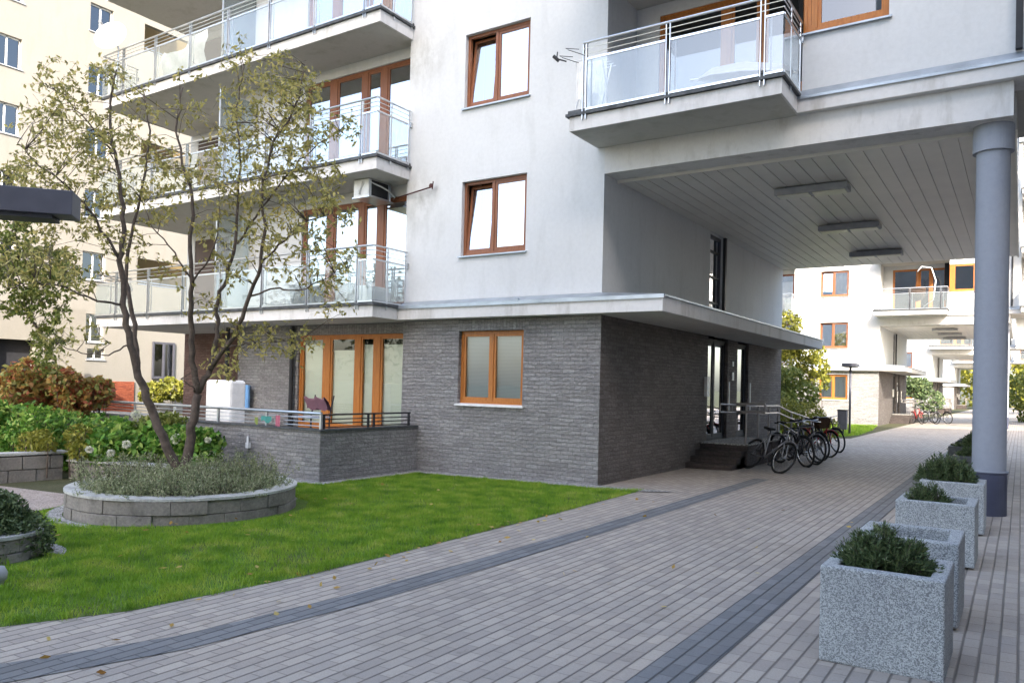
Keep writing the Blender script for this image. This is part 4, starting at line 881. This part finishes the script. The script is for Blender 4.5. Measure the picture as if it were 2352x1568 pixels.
limbs = [
 ([(417, 1140, .0), (417, 1085, 0)], .085, .075),
 ([(414, 1090, 0), (385, 1030, -.05), (345, 930, -.1), (318, 862, -.15), (300, 790, -.2), (285, 700, -.25), (277, 600, -.2), (283, 520, -.15), (278, 430, -.1), (258, 330, 0), (252, 240, .1), (268, 160, .1)], .058, .010),
 ([(318, 862, -.15), (316, 800, .0), (300, 700, .15), (290, 630, .3), (300, 540, .4), (330, 420, .5), (345, 300, .6), (330, 210, .6)], .034, .008),
 ([(420, 1090, 0), (433, 1030, .1), (441, 980, .1), (455, 905, .15)], .062, .045),
 ([(455, 905, .15), (441, 830, .1), (438, 740, 0), (441, 650, -.1), (433, 560, -.15), (445, 470, -.1), (420, 380, 0), (405, 300, 0), (420, 200, .1)], .040, .008),
 ([(456, 900, .15), (482, 845, .25), (499, 770, .3), (498, 700, .35), (520, 640, .4), (541, 560, .4), (545, 470, .5), (555, 380, .5), (540, 250, .5), (560, 150, .5)], .036, .007),
 ([(482, 850, .25), (540, 770, .1), (570, 690, 0), (598, 610, -.1), (608, 520, -.2), (600, 440, -.2), (630, 330, -.2), (690, 220, -.3), (700, 150, -.3)], .030, .007),
 ([(598, 612, -.1), (640, 560, -.2), (700, 510, -.3), (760, 490, -.4), (800, 520, -.4)], .014, .005),
 ([(575, 680, 0), (640, 660, -.1), (690, 668, -.2), (740, 640, -.3), (800, 620, -.4)], .012, .004),
 ([(545, 560, .4), (600, 480, .3), (660, 400, .2), (720, 340, .1), (780, 300, 0)], .014, .005),
 ([(285, 700, -.25), (220, 690, -.5), (150, 660, -.7), (80, 650, -.9), (20, 660, -1)], .014, .005),
 ([(277, 600, -.2), (220, 500, -.4), (160, 430, -.6), (90, 380, -.8), (40, 330, -.9)], .016, .005),
 ([(262, 350, 0), (200, 280, -.2), (150, 220, -.3), (110, 200, -.4)], .010, .004),
 ([(300, 790, -.2), (250, 815, -.4), (190, 810, -.5), (130, 790, -.6)], .010, .004),
 ([(441, 650, -.1), (480, 600, -.3), (505, 520, -.4), (500, 420, -.5)], .012, .004),
 ([(441, 640, -.1), (400, 580, -.2), (350, 520, -.3), (330, 470, -.3)], .012, .004),
 ([(510, 800, .3), (560, 790, .1), (620, 785, 0), (690, 780, -.1)], .010, .004),
 ([(455, 905, .15), (440, 890, .0), (415, 870, -.1)], .010, .004)]
fol = [(245, 170, 40, 40, 0), (120, 180, 55, 34, -.3), (170, 240, 60, 70, -.3), (90, 270, 50, 34, -.5), (210, 330, 60, 70, -.2), (140, 330, 60, 55, -.5), (70, 390, 60, 60, -.7), (180, 420, 70, 80, -.4), (265, 300, 50, 55, 0),
       (30, 420, 45, 45, -.9), (110, 490, 70, 70, -.7), (220, 500, 55, 60, -.3), (290, 430, 50, 50, 0), (290, 560, 45, 36, 0), (40, 600, 60, 60, -.9), (120, 600, 60, 48, -.7), (190, 640, 50, 32, -.5), (330, 240, 50, 30, .4),
       (350, 350, 50, 45, .3), (360, 470, 50, 45, 0), (400, 400, 55, 50, 0), (420, 260, 45, 26, .1), (550, 130, 40, 30, .5), (560, 220, 60, 50, .4), (640, 170, 60, 80, -.1), (690, 210, 55, 95, -.3), (620, 280, 70, 110, 0), (700, 300, 60, 100, -.2), (540, 320, 60, 60, .4), (480, 390, 60, 60, .1),
       (640, 390, 70, 100, -.1), (730, 420, 60, 75, -.3), (560, 430, 60, 70, .3), (480, 500, 50, 45, -.2), (620, 500, 70, 75, -.2), (710, 520, 60, 60, -.3), (780, 470, 45, 36, -.4), (790, 290, 35, 30, 0), (540, 590, 60, 50, .1), (640, 600, 55, 40, -.2), (740, 620, 60, 50, -.3), (800, 600, 40, 24, -.4), (760, 690, 40, 14, -.3),
       (690, 790, 38, 34, -.1), (620, 780, 45, 40, 0), (550, 770, 45, 30, .1), (510, 830, 40, 26, .1), (470, 700, 40, 16, -.1), (140, 780, 50, 26, -.6), (210, 770, 40, 14, -.4), (400, 620, 40, 14, 0), (440, 160, 35, 8, .1)]
tree_limbs(limbs, 'slender_tree', (-9.9, 6.75, gz(-9.9)), 'slender multi-stemmed tree with thin olive and yellowing leaves rising from the round planter', 'leaf_tree', 'bark_dark', 7, .1, .078, .032, W0, fol, None, leaf_n=7)
# second tree, leaning in from the left
lim2 = [([(-260, 1150, 0), (-240, 1000, 0), (-180, 860, 0), (-120, 740, 0), (-40, 640, 0), (40, 590, 0)], .12, .03), ([(-120, 740, 0), (-20, 700, .3), (60, 720, .3), (110, 790, .3)], .04, .01), ([(-60, 660, 0), (20, 540, .2), (60, 480, .2)], .03, .01)]
fol2 = [(20, 560, 80, 150, 0), (90, 620, 70, 150, 0), (20, 660, 70, 140, .2), (100, 700, 60, 90, .2), (140, 610, 40, 50, 0), (110, 780, 38, 55, .3), (110, 830, 30, 30, .3), (30, 480, 50, 50, 0)]
tree_limbs(lim2, 'leafy_tree', tuple(at(-260, 1150, 15)[:2])+(0,), 'denser green tree whose crown hangs in from the left edge below the lamp head', 'leaf_green', 'bark_dark', 9, .1, .10, .045, 15, fol2, None, leaf_n=14)

# ------------------------------------------------------------ bushes
def bush(name, label, clumps, mat, seed, L, Wd, n, group=None, flowers=None, cat='bush', per=None):
    rs = np.random.RandomState(seed); cs = [c[:3] for c in clumps]; rad = [c[3] for c in clumps]; tot = sum(r**2 for r in rad)
    o = empty(name, (cs[0][0], cs[0][1], 0), label, cat, group)
    pts = clump_leaves(cs, rad, [max(20, int(n*r*r/tot)) for r in rad], rs); pts[:, 2] = np.maximum(pts[:, 2], gz(cs[0][0])+.03)
    D_ = rdir(rs, len(pts)); D_[:, 2] -= .2; leaf_obj('foliage', pts, D_, rdir(rs, len(pts))+np.array([0, 0, .0]), L, Wd, M[mat], o, seed)
    st = MB()
    for c, r in zip(cs, rad):
        for i in range(4):
            a = rs.rand()*6.28; st.tube([(c[0]+.1*math.cos(a), c[1]+.1*math.sin(a), -.1), (c[0]+r*.6*math.cos(a), c[1]+r*.6*math.sin(a), c[2]+r*.3)], [.015, .005], 5)
    st.build('stem', M['bark_dark'], o)
    if flowers:
        for (x, y, z, r_) in flowers:
            k = 160; d = rdir(rs, k); leaf_obj('flower_head', np.array([x, y, z])[None]+d*r_*(.7+.3*rs.rand(k))[:, None], rdir(rs, k), d+.3*rdir(rs, k), .035, .03, M['petal'], o, seed+int(abs(x*10)))
    return o
def pix_clumps(px0, px1, y0, y1, w, r0, r1, n, seed, dw=.8):
    rs = np.random.RandomState(seed); out = []
    for i in range(n):
        p = at(px0+(px1-px0)*rs.rand(), y0+(y1-y0)*rs.rand(), w+dw*(rs.rand()-.5)); out.append((p.x, p.y, p.z, r0+(r1-r0)*rs.rand()))
    return out
fl = lambda L_: [(*at(x, y, w), r) for x, y, w, r in L_]
G1 = 'leafy bushes in the bed before the terrace'
bush('hydrangea', 'hydrangea with pale round flower heads directly left of the tree trunk', pix_clumps(230, 400, 985, 1060, 14.2, .32, .5, 11, 41), 'leaf_bush', 41, .15, .08, 4200, G1, fl([(312, 952, 13.6, .08), (405, 1008, 13.4, .09), (290, 1020, 13.3, .07), (205, 1032, 13.3, .06), (255, 1040, 13.2, .06)]))
bush('hydrangea', 'low hydrangea between the tree trunk and the grey terrace wall', pix_clumps(405, 500, 1000, 1070, 14.0, .22, .36, 7, 42), 'leaf_bush', 42, .12, .08, 2600, G1, fl([(478, 1010, 13.5, .05), (440, 1000, 13.6, .05)]))
bush('green_bush', 'dark green leafy bush behind the low stone wall at the left', pix_clumps(20, 230, 960, 1050, 15.0, .4, .6, 12, 43), 'leaf_bush', 43, .11, .055, 6500, G1)
bush('green_bush', 'round dark green bush at the far left edge behind the low stone wall', pix_clumps(-120, 30, 960, 1050, 15.2, .45, .6, 8, 44), 'leaf_bush', 44, .12, .07, 4200, G1)
bush('autumn_bush', 'large bush with rusty red and orange autumn leaves at the left', pix_clumps(-20, 150, 860, 940, 17.5, .45, .65, 12, 45, 1.5), 'leaf_autumn', 45, .14, .085, 6000, G1)
bush('autumn_bush', 'smaller bush of yellow and rust leaves right of the large autumn bush', pix_clumps(150, 235, 860, 930, 17.5, .32, .45, 7, 46, 1.5), 'leaf_autumn', 46, .14, .085, 2800, G1)
bush('climbing_bush', 'small light green bush below the dark window of the cream building', [(-34.8, 21.9, .9, .7), (-34.8, 22.8, 1.1, .7), (-34.8, 23.6, .9, .6)], 'leaf_yellow', 47, .2, .14, 1500)
bush('dark_shrub', 'dark green shrub spilling over the small planter at the left edge', [(-8.25, 3.4, .28, .42), (-8.05, 3.3, .12, .46), (-8.0, 3.6, .10, .40), (-8.35, 3.1, .2, .45), (-8.1, 3.5, .35, .3)], 'leaf_juniper', 31, .05, .022, 26000, None, None, 'shrub')
bush('young_bush', 'yellow green young bush at the front of the bed left of the round planter', pix_clumps(60, 200, 985, 1040, 13.9, .16, .28, 9, 71), 'leaf_yellow', 71, .10, .045, 1500, G1)
bush('young_bush', 'light green leafy stems directly behind the fork of the tree', pix_clumps(330, 470, 960, 1010, 14.6, .18, .3, 8, 72), 'leaf_green', 72, .12, .05, 1500, G1)
# courtyard beyond the passage
bush('courtyard_tree', 'yellow green tree with sunlit crown in the courtyard beyond the passage', [(-9.6, 38.5, 4.9, .9), (-9.3, 38.3, 4.0, .8), (-8.3, 38.5, 3.6, .7), (-8.1, 38.4, 2.9, .7), (-9.3, 38.2, 3.0, .8), (-10.2, 38.6, 3.9, 1.1), (-8.0, 38.6, 2.2, .6)], 'leaf_yellow', 51, .20, .12, 3800, None, None, 'tree')
bush('courtyard_tree', 'dark green bushy tree behind the passage wall, below the yellow crown', [(-7.8, 31, 1.3, .7), (-8.3, 32, 1.8, .8), (-7.6, 31.6, 2.2, .6), (-8.8, 33, 2.2, .9), (-7.4, 33, 1.6, .7)], 'leaf_green', 52, .18, .10, 3800, None, None, 'tree')
bush('low_bush', 'low light green bush beside the parked bicycles', [(-6.0, 25.6, .8, .6), (-5.5, 26.2, .6, .5), (-6.5, 26, 1.0, .7), (-5.4, 27.2, .5, .5), (-5.9, 27, .9, .6)], 'leaf_yellow', 53, .10, .05, 5200)
bush('clipped_bush', 'dark clipped bush beside the second block entrance', [(-8.0, 76, 2.6, .9), (-7.2, 76, 2.5, .9), (-7.6, 76, 2.2, 1.0), (-6.6, 76, 1.2, 1.2)], 'leaf_juniper', 54, .25, .15, 2500)
for i, (x, y, z, r) in enumerate(((1.5, 60, 2, 2.2), (3, 66, 3, 2.6), (-3, 150, 6, 6), (4, 152, 7, 7), (-10, 155, 8, 7))):
    bush('distant_tree', ('green bush beyond the column at the right', 'taller green bush behind the right hand bush', 'sunlit green tree closing the far end of the passages', 'distant tree right of the far end of the passages', 'distant tree left of the far end of the passages')[i], [(x, y, z, r), (x+r*.5, y, z+r*.5, r*.7), (x-r*.6, y, z, r*.7), (x, y, max(.5, z-r*.7), r*.8)], 'leaf_yellow' if i > 1 else 'leaf_green', 60+i, .3 if i < 2 else .7, .2 if i < 2 else .5, 2200, None, None, 'tree')

# ------------------------------------------------------------ grass blades and fallen leaves
def inside(poly, P_):
    x, y = P_[:, 0], P_[:, 1]; r = np.zeros(len(P_), bool); n = len(poly); j = n-1
    for i in range(n):
        xi, yi = poly[i]; xj, yj = poly[j]; c = ((yi > y) != (yj > y)) & (x < (xj-xi)*(y-yi)/(yj-yi+1e-12)+xi); r ^= c; j = i
    return r
def grass(name, poly, n, L, Wd, seed, label, holes=()):
    rs = np.random.RandomState(seed); a = np.array(poly); lo, hi = a.min(0), a.max(0); P_ = lo+(hi-lo)*rs.rand(n, 2); P_ = P_[inside(poly, P_)]
    for cx, cy, r_ in holes: P_ = P_[np.hypot(P_[:, 0]-cx, P_[:, 1]-cy) > r_]
    th = .55+.45*np.sin(P_[:, 0]*2.3+1.3*np.sin(P_[:, 1]*1.9))*np.sin(P_[:, 1]*2.9+1.1*np.sin(P_[:, 0]*3.7))+.35*np.sin(P_[:, 0]*9.1+P_[:, 1]*7.3); P_ = P_[rs.rand(len(P_)) < np.clip(.45+.6*th, .22, 1)]; k = len(P_); z = .018*(np.clip(P_[:, 0], -14, 4)+6.05)+.006; D_ = np.stack([rs.normal(size=k)*.38, rs.normal(size=k)*.38, np.ones(k)], 1); P_ = P_+rs.normal(size=P_.shape)*.012
    C_ = np.stack([P_[:, 0], P_[:, 1], z+L*.38], 1); o = leaf_obj(name, C_, D_, rdir(rs, k), L, Wd, M['grass'], None, seed)
    return tag(o, label, 'grass', None, 'stuff')
near_poly = [(-5.17, 12.0), (-5.10, 9), (-5.07, 6.5), (-5.09, 4.7), (-5.29, 3.2), (-5.72, 2.3), (-6.6, 1.15), (-9, -.3), (-11, 2), (-10.3, 4.6), (-10.9, 6.0), (-12.0, 7.4), (-11.0, 9.2), (-9.80, 9.2), (-9.80, 11.7), (-6.05, 11.68)]
grass('grass', near_poly, 330000, .055, .006, 5, 'short bright green grass of the lawn', [(TC[0], TC[1], 1.60), (-8.12, 3.42, .70)])
grass('grass', [(-15.5, 31.4), (-5.9, 31.4), (-5.45, 34), (-5.7, 39), (-6.4, 45.7), (-15.5, 45.7)], 60000, .10, .02, 6, 'grass of the courtyard beyond the passage')
rs = np.random.RandomState(77); tf = []
a_ = np.array(near_poly); c_ = a_.min(0)+(a_.max(0)-a_.min(0))*rs.rand(900, 2); c_ = c_[inside(near_poly, c_)]; c_ = c_[np.hypot(c_[:, 0]-TC[0], c_[:, 1]-TC[1]) > 1.6]
tf = np.repeat(c_, 26, 0)+rs.normal(size=(26*len(c_), 2))*.035; k = len(tf); D_ = np.stack([rs.normal(size=k)*.5, rs.normal(size=k)*.5, np.ones(k)], 1)
tag(leaf_obj('grass_tufts', np.stack([tf[:, 0], tf[:, 1], .018*(tf[:, 0]+6.05)+.035], 1), D_, rdir(rs, k), .085, .008, M['grass'], None, 78), 'longer tufts standing up in the lawn', 'grass', None, 'stuff')
rs = np.random.RandomState(8); e = []
for i in range(80):
    t = rs.rand()*9; y = 2.3+t; x = -5.25+abs(rs.normal())*.35 if rs.rand() < .7 else -5.2+4*rs.rand()
    e.append((x, y, gz(x)+.018))
for i in range(40): x = -9+4*rs.rand(); y = 3+7*rs.rand(); e.append((x, y, gz(x)+.05))
e = np.array(e); D_ = rdir(rs, len(e)); D_[:, 2] *= .15; N_ = rdir(rs, len(e)); N_[:, 2] *= .25
tag(leaf_obj('fallen_leaves', e, D_, N_, .06, .04, M['fallen'], None, 8), 'small yellow fallen leaves on the paving and lawn edge', 'leaves', None, 'stuff')

# ------------------------------------------------------------ courtyard lamps and bin
def lamp(x, y, rz, label, hz=2.92, hw=.52, hd=.9, th=.13, off=0):
    o = empty('street_lamp', (x, y, gz(x)), label, 'lamp', 'grey box-headed lamp posts', rz)
    c, s = math.cos(rz), math.sin(rz)
    b = MB(); b.add([(x+c*a-s*d, y+s*a+c*d, z) for z in (hz-th, hz) for a, d in ((-hw/2, -hd/2), (hw/2, -hd/2), (hw/2, hd/2), (-hw/2, hd/2))], [(0, 3, 2, 1), (4, 5, 6, 7), (0, 1, 5, 4), (1, 2, 6, 5), (2, 3, 7, 6), (3, 0, 4, 7)]); b.build('lamp_head', M['lamp_metal'], o, bevel=.006)
    b = MB(); b.add([(x+c*a-s*d, y+s*a+c*d, z) for z in (hz-th-.03, hz-th-.001) for a, d in ((-hw*.42, -hd*.42), (hw*.42, -hd*.42), (hw*.42, hd*.42), (-hw*.42, hd*.42))], [(0, 3, 2, 1), (4, 5, 6, 7), (0, 1, 5, 4), (1, 2, 6, 5), (2, 3, 7, 6), (3, 0, 4, 7)]); b.build('diffuser', M['dark_metal'], o)
    MB().tube([(x-c*off, y-s*off, gz(x)), (x-c*off, y-s*off, hz-th)], .045, 12).build('post', M['lamp_metal'], o, smooth=True)
    return o
lamp(-5.85, 34.3, 0, 'dark grey lamp post with flat box head on the courtyard lawn beyond the passage')
lamp(-6.11, 2.28, R(49.5), 'dark grey flat lamp head jutting in at the left edge of the photo', 2.97, 1.6, .24, .17, .55)
lamp(-7.0, 84, 0, 'thin lamp post far along the passages')
o = empty('litter_bin', (-6.07, 34.2, 0), 'grey rectangular litter bin beside the courtyard lamp post', 'litter bin')
MB().box(-6.27, 34.0, .22, -5.92, 34.3, 1.0).build('container', M['lamp_metal'], o, bevel=.01); MB().tube([(-6.1, 34.35, 0), (-6.1, 34.35, .9)], .03, 8).build('post', M['dark_metal'], o); MB().box(-6.29, 33.98, 1.0, -5.90, 34.32, 1.03).build('lid', M['dark_metal'], o)

# ------------------------------------------------------------ bicycles
def bicycle(x, y, ang, lean, paint, label, basket=False, group='bicycles parked by the entrance'):
    o = empty('bicycle', (0, 0, 0), label, 'bicycle', group); Rw = .335; WB = 1.04
    def wheel(cx):
        w = MB(); n = 28; pts = [(cx+Rw*math.cos(2*math.pi*k/n), 0, Rw+Rw*math.sin(2*math.pi*k/n)) for k in range(n+1)]; w.tube(pts, .020, 6, False); wo = w.build('wheel', M['black'], o, smooth=True, local=False)
        r_ = MB(); r_.tube([(cx+(Rw-.028)*math.cos(2*math.pi*k/n), 0, Rw+(Rw-.028)*math.sin(2*math.pi*k/n)) for k in range(n+1)], .011, 5, False); r_.tube([(cx, -.04, Rw), (cx, .04, Rw)], .022, 8); r_.build('rim', M['chrome'], wo, smooth=True, local=False)
        s_ = MB()
        for k in range(18): a = 2*math.pi*k/18; s_.tube([(cx, (.02 if k % 2 else -.02), Rw), (cx+(Rw-.03)*math.cos(a), 0, Rw+(Rw-.03)*math.sin(a))], .0018, 3, False)
        s_.build('spokes', M['chrome'], wo, local=False)
    wheel(0); wheel(WB)
    bb = (.43, 0, .28); stt = (.30, 0, .82); hd = (.86, 0, .86); hb = (.90, 0, .72)
    f = MB(); f.tube([bb, stt], .016, 8); f.tube([stt, hd], .015, 8); f.tube([bb, hb], .019, 8); f.tube([hd, hb], .018, 8)
    for s in (-.05, .05): f.tube([(bb[0], s*.4, bb[2]), (0, s, Rw)], .010, 6); f.tube([(stt[0], s*.3, stt[2]-.04), (0, s, Rw)], .008, 6)
    f.build('frame', M[paint], o, smooth=True, local=False)
    f = MB(); f.tube([hb, (.92, 0, .68)], .018, 8)
    for s in (-.05, .05): f.tube([(.92, s, .68), (WB, s, Rw)], .011, 6)
    f.build('fork', M[paint], o, smooth=True, local=False)
    f = MB(); f.tube([hd, (.84, 0, .98)], .014, 8); f.tube([(.70, -.29, .98), (.80, -.24, 1.0), (.85, -.08, .99), (.85, .08, .99), (.80, .24, 1.0), (.70, .29, .98)], .011, 7); hbar = f.build('handlebar', M['chrome'], o, smooth=True, local=False)
    g = MB(); g.tube([(.70, -.29, .98), (.78, -.255, .995)], .016, 7); g.tube([(.70, .29, .98), (.78, .255, .995)], .016, 7); g.build('grip', M['black'], hbar, local=False)
    f = MB(); f.tube([stt, (.27, 0, .92)], .012, 6); s0 = .93
    f.add([(.10, -.075, s0), (.10, .075, s0), (.24, .05, s0+.01), (.40, .015, s0), (.40, -.015, s0), (.24, -.05, s0+.01), (.10, -.07, s0+.045), (.10, .07, s0+.045), (.24, .045, s0+.035), (.41, .012, s0+.03), (.41, -.012, s0+.03), (.24, -.045, s0+.035)],
          [(5, 4, 3, 2, 1, 0), (6, 7, 8, 9, 10, 11)]+[(i, (i+1) % 6, 6+(i+1) % 6, 6+i) for i in range(6)]); f.build('saddle', M['black'], o, smooth=True, local=False)
    f = MB(); f.tube([(bb[0], -.06, bb[2]), (bb[0], .06, bb[2])], .018, 8); f.tube([(bb[0], .06, bb[2]), (bb[0]+.13, .07, bb[2]-.10)], .009, 6); f.tube([(bb[0], -.06, bb[2]), (bb[0]-.13, -.07, bb[2]+.10)], .009, 6)
    f.box(bb[0]+.08, .07, bb[2]-.115, bb[0]+.18, .15, bb[2]-.095); f.box(bb[0]-.18, -.15, bb[2]+.095, bb[0]-.08, -.07, bb[2]+.115); n = 16; f.tube([(bb[0]+.09*math.cos(2*math.pi*k/n), .045, bb[2]+.09*math.sin(2*math.pi*k/n)) for k in range(n+1)], .006, 4, False); f.build('crank', M['dark_metal'], o, local=False)
    f = MB(); f.tube([((Rw+.035)*math.cos(a), 0, Rw+(Rw+.035)*math.sin(a)) for a in np.linspace(.4, 2.9, 12)], .016, 5); f.build('mudguard', M[paint], o, smooth=True, local=False); f = MB(); f.tube([(WB+(Rw+.035)*math.cos(a), 0, Rw+(Rw+.035)*math.sin(a)) for a in np.linspace(.7, 2.6, 10)], .016, 5); f.build('mudguard', M[paint], o, smooth=True, local=False)
    if basket:
        f = MB()
        for z0, z1, e in ((.80, 1.04, .17),):
            x0 = 1.10; a = [(x0-e, -e, z1), (x0+e, -e, z1), (x0+e, e, z1), (x0-e, e, z1)]; b = [(x0-e*.75, -e*.75, z0), (x0+e*.75, -e*.75, z0), (x0+e*.75, e*.75, z0), (x0-e*.75, e*.75, z0)]; f.add(a+b, [(4, 5, 6, 7)]+[(i, (i+1) % 4, 4+(i+1) % 4, 4+i) for i in range(4)])
        f.build('basket', M['wicker'], o, local=False)
    o.location = (x, y, gz(x)+.018); o.rotation_euler = (lean, 0, ang); return o
for (x, y, a, le, p, lab, bk) in ((-4.95, 16.98, -38, -.45, 'silver_bike', 'silver bicycle leaning over at the near end of the bicycle row', 0), (-4.72, 18.85, -44, .1, 'dark_bike', 'dark bicycle standing right behind the leaning silver one', 0), (-4.75, 19.55, -40, -.1, 'silver_bike', 'silver grey bicycle in the middle of the tangled row', 0),
                                    (-4.78, 20.2, -43, .06, 'dark_bike', 'dark bicycle wedged between the silver grey one and the basket bicycle', 0), (-4.85, 20.9, -42, .08, 'dark_bike', 'dark city bicycle with a brown basket on its handlebar', 1), (-4.95, 22.0, -38, -.08, 'red_paint', 'bicycle with reddish frame and orange rim behind the one with the basket', 0), (-5.0, 24.1, -45, .12, 'dark_bike', 'black bicycle standing alone at the far end of the row, nearest the grass', 0)):
    bicycle(x, y, R(a), le, p, lab, bool(bk))
G2 = 'bicycles by the second block'
bicycle(-5.3, 51.5, R(-60), .1, 'red_paint', 'red bicycle in sunlight in front of the second block entrance', False, G2); bicycle(-4.8, 52.3, R(-50), -.1, 'silver_bike', 'silver bicycle next to the red one by the second block', False, G2); bicycle(-4.4, 53.4, R(-40), .1, 'dark_bike', 'dark bicycle behind the silver one by the second block', False, G2)
# hanging chair on far balcony
o = empty('hanging_chair', (-4.2, 45.5, 6.2), 'egg shaped hanging chair on the balcony of the second block', 'hanging chair')
f = MB(); f.tube([(-4.3, 45.4, 6.25), (-3.85, 45.4, 6.6), (-3.75, 45.4, 7.6), (-3.95, 45.4, 8.25), (-4.4, 45.4, 8.35), (-4.6, 45.4, 8.1)], .03, 8); f.build('stand', M['white_metal'], o, smooth=True)
f = MB(); n = 16; f.add([(-4.6+.42*math.cos(a)*math.sin(b), 45.4+.35*math.sin(a)*math.sin(b), 7.1-.55*math.cos(b)) for b in np.linspace(.1, 1.9, 7) for a in np.linspace(0, 2*math.pi, n, endpoint=False)], [(i*n+k, i*n+(k+1) % n, (i+1)*n+(k+1) % n, (i+1)*n+k) for i in range(6) for k in range(n)]); f.tube([(-4.6, 45.4, 7.6), (-4.6, 45.4, 8.1)], .012, 5); f.build('seat', M['wicker'], o)
# small garden light at the left edge
o = MB().lathe([(.01, .0), (.05, .0), (.05, .05), (.07, .07), (.075, .12), (.05, .17), (.005, .18)], 0, 0, 20); o = o.build('garden_light', M['grey_plastic'], smooth=True); p = at(-9, 1380, 6.2); o.location = (p.x, p.y, gz(p.x)); tag(o, 'small pale garden light in the grass at the left edge', 'garden light')
